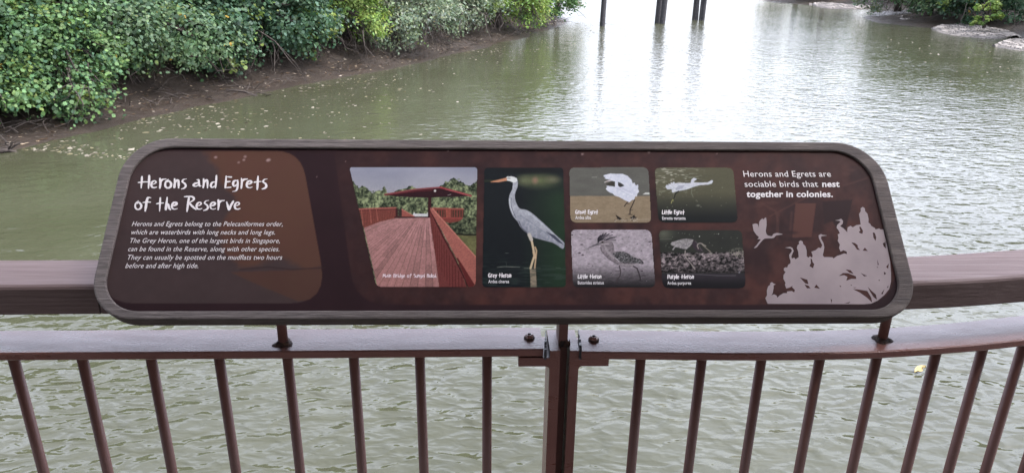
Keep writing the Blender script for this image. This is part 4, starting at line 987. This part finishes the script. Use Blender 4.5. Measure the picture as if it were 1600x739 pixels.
# ------------------------------------------------------------------ poles standing in the river
POLEM, t, b = mat('dark_pole_timber', (.03, .028, .028), .7, .3)
v = coords(t); sep = t.nodes.new('ShaderNodeSeparateXYZ'); t.links.new(v, sep.inputs[0])
c1 = ramp(t, noise(t, v, 6, 5), [(.3, (.016, .016, .018)), (.6, (.035, .033, .034)), (.8, (.10, .095, .09))])
mr = N(t, 'ShaderNodeMapRange'); mr.inputs[1].default_value = 1.9; mr.inputs[2].default_value = 2.5; t.links.new(sep.outputs['Z'], mr.inputs[0])
t.links.new(mixc(t, mr.outputs[0], c1, (.17, .15, .13)), b.inputs['Base Color'])
poles = [(941, 41.5, .175, 'tall dark pole standing alone in the river beyond the left trees'), (1027, 36.5, .19, 'dark river pole of the middle pair, the left one'), (1034.8, 37.5, .19, 'dark river pole of the middle pair, the right one'),
         (1083.5, 31.5, .12, 'thin dark river pole, leftmost of the cluster of four'), (1088.3, 32, .12, 'thin dark river pole, second from the left in the cluster of four'), (1094.2, 32.3, .12, 'thin dark river pole, third from the left in the cluster of four'), (1098, 32.5, .13, 'thin dark river pole, rightmost of the cluster of four')]
for i, (px, py, r_, lab) in enumerate(poles):
    X = on_z(px, py, WATER); q = random.Random(i); hh = 3.6+q.uniform(-.3, .6); lx, ly = q.uniform(-.03, .03), q.uniform(-.03, .03)
    P = [(X[0]+lx*z, X[1]+ly*z, WATER+z) for z in (-1.5, 0, 1.2, 2.4, hh)]
    o = MB().tube(P, [r_*1.05, r_*1.03, r_, r_*.97, r_*.94], 14).build('river_pole', POLEM, None, smooth=True, origin=(X[0], X[1], WATER)); tag(o, lab, 'pole', 'dark poles standing in the river')

# ------------------------------------------------------------------ trees
LEAF = bpy.data.materials.new('leaf'); LEAF.use_nodes = True; t = LEAF.node_tree; b = t.nodes['Principled BSDF']
at_ = t.nodes.new('ShaderNodeAttribute'); at_.attribute_name = 'tint'
t.links.new(at_.outputs['Color'], b.inputs['Base Color']); b.inputs['Roughness'].default_value = .55; b.inputs['Specular IOR Level'].default_value = .22
tl_ = t.nodes.new('ShaderNodeBsdfTranslucent'); ms = t.nodes.new('ShaderNodeMixShader'); ms.inputs[0].default_value = .28
hs_ = N(t, 'ShaderNodeHueSaturation', Value=1.5, Saturation=1.1); t.links.new(at_.outputs['Color'], hs_.inputs['Color']); t.links.new(hs_.outputs['Color'], tl_.inputs['Color'])
out = t.nodes['Material Output']; t.links.new(b.outputs['BSDF'], ms.inputs[1]); t.links.new(tl_.outputs['BSDF'], ms.inputs[2]); t.links.new(ms.outputs[0], out.inputs['Surface'])
BARK, t, b = mat('bark', (.05, .04, .034), .85, .2)
v = coords(t); t.links.new(ramp(t, noise(t, v, 9, 5), [(.3, (.022, .018, .016)), (.6, (.055, .045, .038)), (.8, (.11, .095, .08))]), b.inputs['Base Color']); bump(t, b, noise(t, v, 30, 4), .6, .02)

PAL = {'mid': [(.040, .085, .026), (.058, .11, .032), (.030, .066, .026)], 'deep': [(.026, .058, .024), (.036, .076, .034), (.022, .046, .022)],
       'lime': [(.085, .145, .026), (.065, .12, .026), (.11, .16, .035)], 'grey': [(.080, .115, .058), (.062, .095, .045), (.10, .13, .075)], 'blue': [(.042, .082, .030), (.060, .102, .042), (.034, .064, .028)]}
def crown(cx, cy, zb, zt, R, nl, size, pal, seed, kl=18, flat=1.0, round_leaf=False, young=.04, acc=(.11, .155, .04)):
    r = np.random.default_rng(seed); zc, hz = (zb+zt)/2, (zt-zb)/2
    # lobes fill a dome unevenly, widest low down
    L = []
    while len(L) < kl:
        s_ = r.random()**1.25; lr = R*r.uniform(.20, .36); a = r.uniform(0, 2*pi); rad = R*.86*math.sqrt(max(0, 1-s_**2.2))*math.sqrt(r.uniform(.12, 1))
        L.append((cx+rad*cos(a), cy+rad*sin(a), zb+lr*r.uniform(.5, .9)+s_*(zt-zb-lr), lr))
    L = np.array(L)
    nc = max(30, nl//34); li = r.choice(kl, nc*3, p=L[:, 3]**2/(L[:, 3]**2).sum()); dirs = r.normal(size=(nc*3, 3)); dirs[:, 2] = dirs[:, 2]*.9+.15; dirs /= np.linalg.norm(dirs, axis=1)[:, None]
    cc = L[li, :3]+dirs*(L[li, 3]*r.uniform(.78, 1.10, nc*3))[:, None]*np.array([1, 1, .85*flat])
    q = np.linalg.norm((cc[:, None, :]-L[None, :, :3])*np.array([1, 1, 1.15]), axis=2)/L[None, :, 3]
    ok = (cc[:, 2] > zb-.1) & ((q.min(1) > .74) | (r.random(nc*3) < .33))
    cc = cc[ok][:nc]; dirs = dirs[ok][:nc]; nc = len(cc)
    ci = r.integers(0, nc, nl); sp = R*.07*r.uniform(.6, 1.5, nc)
    P = cc[ci]+r.normal(size=(nl, 3))*sp[ci][:, None]*np.array([1, 1, .7])
    nrm = dirs[ci]*.55+r.normal(size=(nl, 3))*.45+np.array([0, 0, .55]); nrm /= np.linalg.norm(nrm, axis=1)[:, None]
    tdir = r.normal(size=(nl, 3))+dirs[ci]*.6+np.array([0, 0, -.5]); tdir -= nrm*(tdir*nrm).sum(1)[:, None]; tdir /= np.linalg.norm(tdir, axis=1)[:, None]
    sd_ = np.cross(nrm, tdir); s_ = size*r.uniform(.55, 1.25, nl)
    if round_leaf:
        sh = [(0, 0), (.42, .22), (.45, .62), (0, 1.05), (-.45, .62), (-.42, .22)]
    else:
        sh = [(0, 0), (.30, .5), (0, 1.1), (-.30, .5)]
    m = len(sh); V = np.empty((nl, m, 3))
    cup = r.uniform(-.05, .22, nl)
    for i, (a, c_) in enumerate(sh): V[:, i] = P+sd_*(a*s_)[:, None]+tdir*((c_-.5)*s_)[:, None]+nrm*(abs(a)*cup*s_)[:, None]
    F = np.arange(nl*m).reshape(nl, m)
    pc_ = np.array(PAL[pal]); base = 1.4*np.array([1.10, 1.0, 1.22])*pc_[r.integers(0, len(pc_), nc)]*r.uniform(.86, 1.18, (nc, 1)); yc = r.random(nc) < young
    base[yc] = np.array(acc)*r.uniform(.7, 1.1, (yc.sum(), 1))
    col = base[ci]*r.uniform(.8, 1.22, (nl, 1))*np.stack([r.uniform(.88, 1.15, nl), np.ones(nl), r.uniform(.8, 1.2, nl)], 1)
    old = r.random(nl) < .003; col[old] = np.array([.30, .20, .04])*r.uniform(.6, 1.1, (old.sum(), 1))
    return V.reshape(-1, 3), F, col, L
def make_tree(cx, cy, zb, zt, R, nl, size, pal, seed, label, group, ground=None, kl=18, round_leaf=False, young=.04, acc=(.11, .155, .04), twigs=14, lean=None):
    gz = ground if ground is not None else WATER+.7
    V, F, col, L = crown(cx, cy, zb, zt, R, nl, size, pal, seed, kl, 1, round_leaf, young, acc)
    bx_, by_ = (cx, cy) if lean is None else lean
    root = place('tree', (bx_, by_, gz), label, 'tree', group)
    build('crown', V, F, LEAF, root, fcol=col)
    r = random.Random(seed); mb = MB(); base = np.array([bx_, by_, gz-.3]); fork = np.array([(bx_*.6+cx*.4), by_*.6+cy*.4, gz+max(.5, (zt-gz)*.25)]); rt = .05*R+.04
    mb.tube([base, base*.5+fork*.5+np.array([r.uniform(-.1, .1), r.uniform(-.1, .1), 0]), fork], [rt*1.4, rt*1.05, rt], 10)
    for l_ in L:
        e = l_[:3]; m1 = fork*.5+e*.5+np.array([r.uniform(-.3, .3)*R*.3, r.uniform(-.3, .3)*R*.3, R*.08])
        mb.tube([fork, fork*.7+m1*.3, m1, e], [rt*.55, rt*.5, rt*.34, rt*.12], 6)
        for k in range(2):
            e2 = e+np.array([r.uniform(-1, 1), r.uniform(-1, 1), r.uniform(-.7, .7)])*l_[3]
            mb.tube([m1, (m1+e2)/2+np.array([0, 0, .1]), e2], [rt*.22, rt*.15, .008], 5)
    for k in range(twigs):           # bare low twigs and prop roots reaching out over the mud
        a = r.uniform(0, 2*pi); d0 = R*r.uniform(.2, .8); d1 = d0+R*r.uniform(.12, .42); a1 = a+r.uniform(-.5, .5)
        s0 = np.array([cx+d0*cos(a), cy+d0*sin(a), gz+r.uniform(.5, 1.3)]); e2 = np.array([cx+d1*cos(a1), cy+d1*sin(a1), WATER+r.uniform(.15, .9)])
        j = lambda q_: np.array([r.uniform(-q_, q_), r.uniform(-q_, q_), r.uniform(-q_, q_)])
        m1 = s0*.66+e2*.34+j(.18); m2 = s0*.3+e2*.7+j(.18); mb.tube([s0, m1, m2, e2], [.030, .022, .015, .005], 5)
        mb.tube([m1, m1*.5+e2*.5+j(.25), e2+j(.5)], [.012, .008, .003], 4); mb.tube([m2, m2+j(.3)], [.009, .003], 4)
    mb.build('trunk', BARK, root, smooth=True)
    return root
G1 = 'trees along the left bank'; G2 = 'trees behind the left bank'; G3 = 'trees on the right bank'
TL = [
 (-14.8, 15.2, -2.15, 3.4, 2.9, 50000, .095, 'blue', 101, 'leafy shrub tree at the left picture edge with rounded bluish green leaves', dict(round_leaf=True, kl=44)),
 (-12.0, 19.0, -2.15, 3.6, 2.6, 66000, .095, 'mid', 102, 'near leafy tree with yellow leaf tips hanging over the mud at left', dict(round_leaf=True, kl=50, young=.06, twigs=60)),
 (-11.2, 23.3, -2.1, 4.0, 3.4, 56000, .10, 'blue', 103, 'second leafy tree from the left edge, set back behind open mud', dict(round_leaf=True, kl=46, young=.03, twigs=60)),
 (-9.0, 26.9, -2.05, 4.2, 3.2, 40000, .125, 'deep', 104, 'dark green tree over a shadowed hollow of the left bank', dict(kl=40, round_leaf=True, twigs=60)),
 (-6.9, 29.8, -2.0, 4.6, 2.8, 30000, .14, 'lime', 105, 'bright yellow green tree in the middle of the left bank', dict(kl=36, twigs=50)),
 (-4.5, 33.6, -2.15, 4.8, 3.2, 30000, .145, 'grey', 106, 'grey green tree leaning low over the water in mid left bank', dict(kl=38, twigs=50)),
 (-2.2, 38.6, -1.9, 5.2, 3.1, 25000, .155, 'grey', 107, 'olive grey tree with bare branches right of the leaning one', dict(kl=34, twigs=50)),
 (.7, 43.6, -2.1, 5.4, 3.3, 22000, .17, 'lime', 108, 'light green tree trailing yellow tips near the river bend', dict(kl=34)),
 (2.8, 50.0, -1.9, 5.6, 3.3, 14000, .21, 'mid', 109, 'green tree last but one before the river opens', dict(kl=30)),
 (5.1, 55.6, -1.7, 5.0, 2.7, 11000, .20, 'grey', 110, 'farthest tree at the tip of the left bank, twigs over bright water', dict(kl=26)),
]
for a in TL: make_tree(*a[:9], a[9], G1, **a[10])
TB = [(-20, 19, 4.4, 3.6, 'deep'), (-17.6, 24.5, 4.6, 3.6, 'mid'), (-15.2, 30, 5.0, 3.8, 'deep'), (-12.2, 35, 5.4, 3.6, 'blue'), (-9.0, 39.5, 6, 3.8, 'deep'), (-6.4, 45.5, 6, 3.8, 'mid'), (-3.2, 51.5, 6.2, 3.8, 'deep'), (-.5, 58, 5.8, 3.6, 'grey'), (-20.5, 12.5, 4.4, 3.6, 'mid'), (-24, 27, 6, 4.2, 'deep'), (-19, 36, 6, 4.2, 'mid')]
for i, (x, y, zt, R, pal) in enumerate(TB):
    make_tree(x, y, -1.5, zt, R, 9000, .22, pal, 130+i, 'tall dark tree in the thicket behind the left bank shrubs', G2, kl=30, twigs=0)
TR_ = [
 (35.8, 43.6, -1.95, 4.6, 4.3, 14000, .26, 'grey', 151, 'pale green tree at the right picture edge above the nearest stone slope', dict(kl=34)),
 (35.4, 52.4, -1.9, 4.4, 4.0, 13000, .26, 'deep', 152, 'dark tree above the stone slope on the right', dict(kl=30)),
 (34.2, 57.6, -1.95, 4.6, 3.7, 12000, .26, 'blue', 153, 'rounded grey green tree overhanging dark mud on the right bank', dict(kl=30)),
 (35.0, 63.5, -1.95, 4.8, 3.8, 12000, .27, 'grey', 154, 'pale tree leaning over the shaded cove of the right bank', dict(kl=30)),
 (43.0, 77.0, -1.4, 5.0, 4.5, 7000, .32, 'deep', 156, 'dark tree behind the farthest stone slope', dict(kl=18)),
 (38.5, 86.0, -1.5, 5.0, 4.2, 6000, .34, 'deep', 157, 'distant dark tree low at the top of the picture, left of the stone slope', dict(kl=16)),
]
for a in TR_: make_tree(*a[:9], a[9], G3, **a[10])
for i, (x, y, R) in enumerate(((43, 48, 4.6), (42, 58, 4.6), (42, 67, 4.6), (49, 82, 5), (44, 37, 4.4), (39, 95, 5), (50, 70, 5.5), (47, 90, 5.5), (45, 103, 6), (56, 96, 6))):
    make_tree(x, y, -1.2, 6.4, R, 6000, .34, 'deep' if i % 2 else 'mid', 170+i, 'tall dark tree in the second row on the right bank', 'trees behind the right bank', kl=16, twigs=3)
bs = on_z(1540, 34, WATER+.8)
make_tree(bs[0], bs[1], WATER+.5, WATER+2.1, .9, 1600, .19, 'lime', 190, 'small bright yellow green bush between dark trees above the stone slope', G3, kl=10, twigs=3)

# ------------------------------------------------------------------ fallen leaves: on the water and on the mud
def scatter(name, P, nrm, size, cols, label, cat, seed, lift=.004):
    r = np.random.default_rng(seed); n = len(P); a = r.uniform(0, 2*pi, n); s_ = size*np.clip(r.lognormal(-.15, .42, n), .35, 2.2); nrm = nrm+r.normal(size=(n, 3))*.12; nrm /= np.linalg.norm(nrm, axis=1)[:, None]
    td = np.stack([np.cos(a), np.sin(a), np.zeros(n)], 1); td -= nrm*(td*nrm).sum(1)[:, None]; sd_ = np.cross(nrm, td); V = np.empty((n, 6, 3))
    for i, (p_, q_) in enumerate([(0, -.5), (.3, -.2), (.32, .15), (0, .55), (-.32, .15), (-.3, -.2)]): V[:, i] = P+sd_*(p_*s_)[:, None]+td*(q_*s_)[:, None]+np.array([0, 0, lift])
    cl = np.array(cols)[r.integers(0, len(cols), n)]*r.uniform(.6, 1.2, (n, 1))
    return tag(build(name, V.reshape(-1, 3), np.arange(n*6).reshape(n, 6), LEAF, fcol=cl), label, cat, kind='stuff')
r = np.random.default_rng(77); P = []
def along(f):
    A = np.array(LBANK[3:10]); L = np.r_[0, np.cumsum(np.linalg.norm(np.diff(A, axis=0), axis=1))]; d = f*L[-1]; i = min(np.searchsorted(L, d, 'right')-1, len(A)-2); t_ = (d-L[i])/(L[i+1]-L[i])
    tg = (A[i+1]-A[i])/np.linalg.norm(A[i+1]-A[i]); return A[i]*(1-t_)+A[i+1]*t_, np.array([tg[1], -tg[0]])
while len(P) < 1050:
    p_, n_ = along(r.random()**1.6); d = abs(r.normal())*2.6+.1; q_ = p_+n_*d
    if fbm(np.array([q_[0]]), np.array([q_[1]]), 2.2, 2)[0]+.12*r.normal() > -.02: P.append((q_[0], q_[1], WATER))
for k in range(90): q_ = on_z(r.uniform(1300, 1600), r.uniform(55, 130), WATER); P.append(tuple(q_))  # leaf shapes on the right water, standing for pale glints
P = np.array(P); scatter('floating_leaves_glints', P, np.tile([0, 0, 1.], (len(P), 1)), .085, [(.20, .18, .14), (.13, .115, .08), (.26, .235, .185), (.16, .145, .085)], 'pale dead leaves drifting along the left bank, pale glint flecks on the right water', 'floating leaves', 5, .005)
P = []
for k in range(4200):
    p_, n_ = along(r.random()); d = r.uniform(.1, 4); q_ = p_-n_*d; P.append((q_[0], q_[1]))
P = np.array(P); Z, dd = bank_z(P[:, 0], P[:, 1], LBANK, LPOLY, PL); k = dd > .1; P = np.c_[P[k], Z[k]]
scatter('leaf_litter', P, np.tile([0, 0, 1.], (len(P), 1)), .085, [(.30, .24, .17), (.16, .11, .07), (.40, .35, .28), (.10, .07, .05)], 'fallen leaves and litter lying on the left mud bank', 'leaf litter', 6, .02)
# dead twigs strewn over the mud under the canopy
q = random.Random(31); mb = MB(); TW = []
for k in range(520):
    p_, n_ = along(q.random()); d = .25+abs(q.gauss(0, 1.5)); TW.append(p_-n_*d)
TW = np.array(TW); ZT, dT = bank_z(TW[:, 0], TW[:, 1], LBANK, LPOLY, PL)
for (x, y), z, d in zip(TW, ZT, dT):
    if d < .15: continue
    a = q.uniform(0, 2*pi); L_ = q.uniform(.25, 1.0); c0 = np.array([x, y, z+.03]); e_ = np.array([cos(a)*L_, sin(a)*L_, q.uniform(.0, .28)]); r_ = q.uniform(.007, .016)
    mb.tube([c0, c0+e_*.5+np.array([q.uniform(-.1, .1), q.uniform(-.1, .1), q.uniform(.02, .12)]), c0+e_], [r_, r_*.8, r_*.3], 4)
tag(mb.build('twig_litter', BARK), 'tangle of dead dark twigs strewn over the left mud bank', 'twigs', kind='stuff')
# driftwood on the left mud
def drift(pts, r_, lab):
    Q = [on_z(x, y, WATER+.3) for x, y in pts]; Q = [np.array([q_[0], q_[1], bank_z(np.array([q_[0]]), np.array([q_[1]]), LBANK, LPOLY, PL)[0][0]+r_*.9]) for q_ in Q]; q = random.Random(int(pts[0][0]))
    mb = MB().tube(Q, [r_]+[r_*.85]*(len(Q)-2)+[r_*.35], 8); m = Q[len(Q)//2]
    for k in range(3): mb.tube([m, m+np.array([q.uniform(-.3, .3), q.uniform(-.3, .3), .12]), m+np.array([q.uniform(-.6, .6), q.uniform(-.6, .6), .1+.2*q.random()])], [r_*.5, r_*.35, .004], 5)
    tag(mb.build('driftwood', BARK, None, smooth=True, origin=tuple(Q[0])), lab, 'driftwood')
drift([(352, 135), (380, 133.5), (408, 134.5), (436, 137)], .04, 'long thin dark branch lying along the mud of the left bank')
drift([(-6, 219), (8, 217), (22, 216.5)], .05, 'short dark stick on the mud at the left picture edge')
# one pale yellow leaf afloat close by
X = on_z(1437, 580, WATER); V = []; F = []; n = 10
for i in range(n+1):
    f_ = i/n; wd = .05*math.sin(pi*min(1, f_*1.02))**.7*(1-.25*f_)+.001; x = -.1+.2*f_
    V += [(X[0]+x*.8+.03*cos(3*f_), X[1]-wd+x*.35, WATER+.012+.02*f_+.018), (X[0]+x*.8, X[1]+x*.35, WATER+.012+.02*f_), (X[0]+x*.8, X[1]+wd+x*.35, WATER+.012+.02*f_+.02)]
for i in range(n): F += [(3*i, 3*i+3, 3*i+4, 3*i+1), (3*i+1, 3*i+4, 3*i+5, 3*i+2)]
LY, t, b = mat('yellowed_leaf', (.52, .40, .12), .5, .3); t.links.new(ramp(t, noise(t, coords(t), 30, 4), [(.3, (.20, .14, .045)), (.6, (.30, .24, .09)), (.8, (.34, .30, .16))]), b.inputs['Base Color'])
tag(build('floating_leaf', V, F, LY, smooth=True, origin=(X[0], X[1], WATER)), 'single yellowed leaf floating behind the right railing balusters', 'leaf')
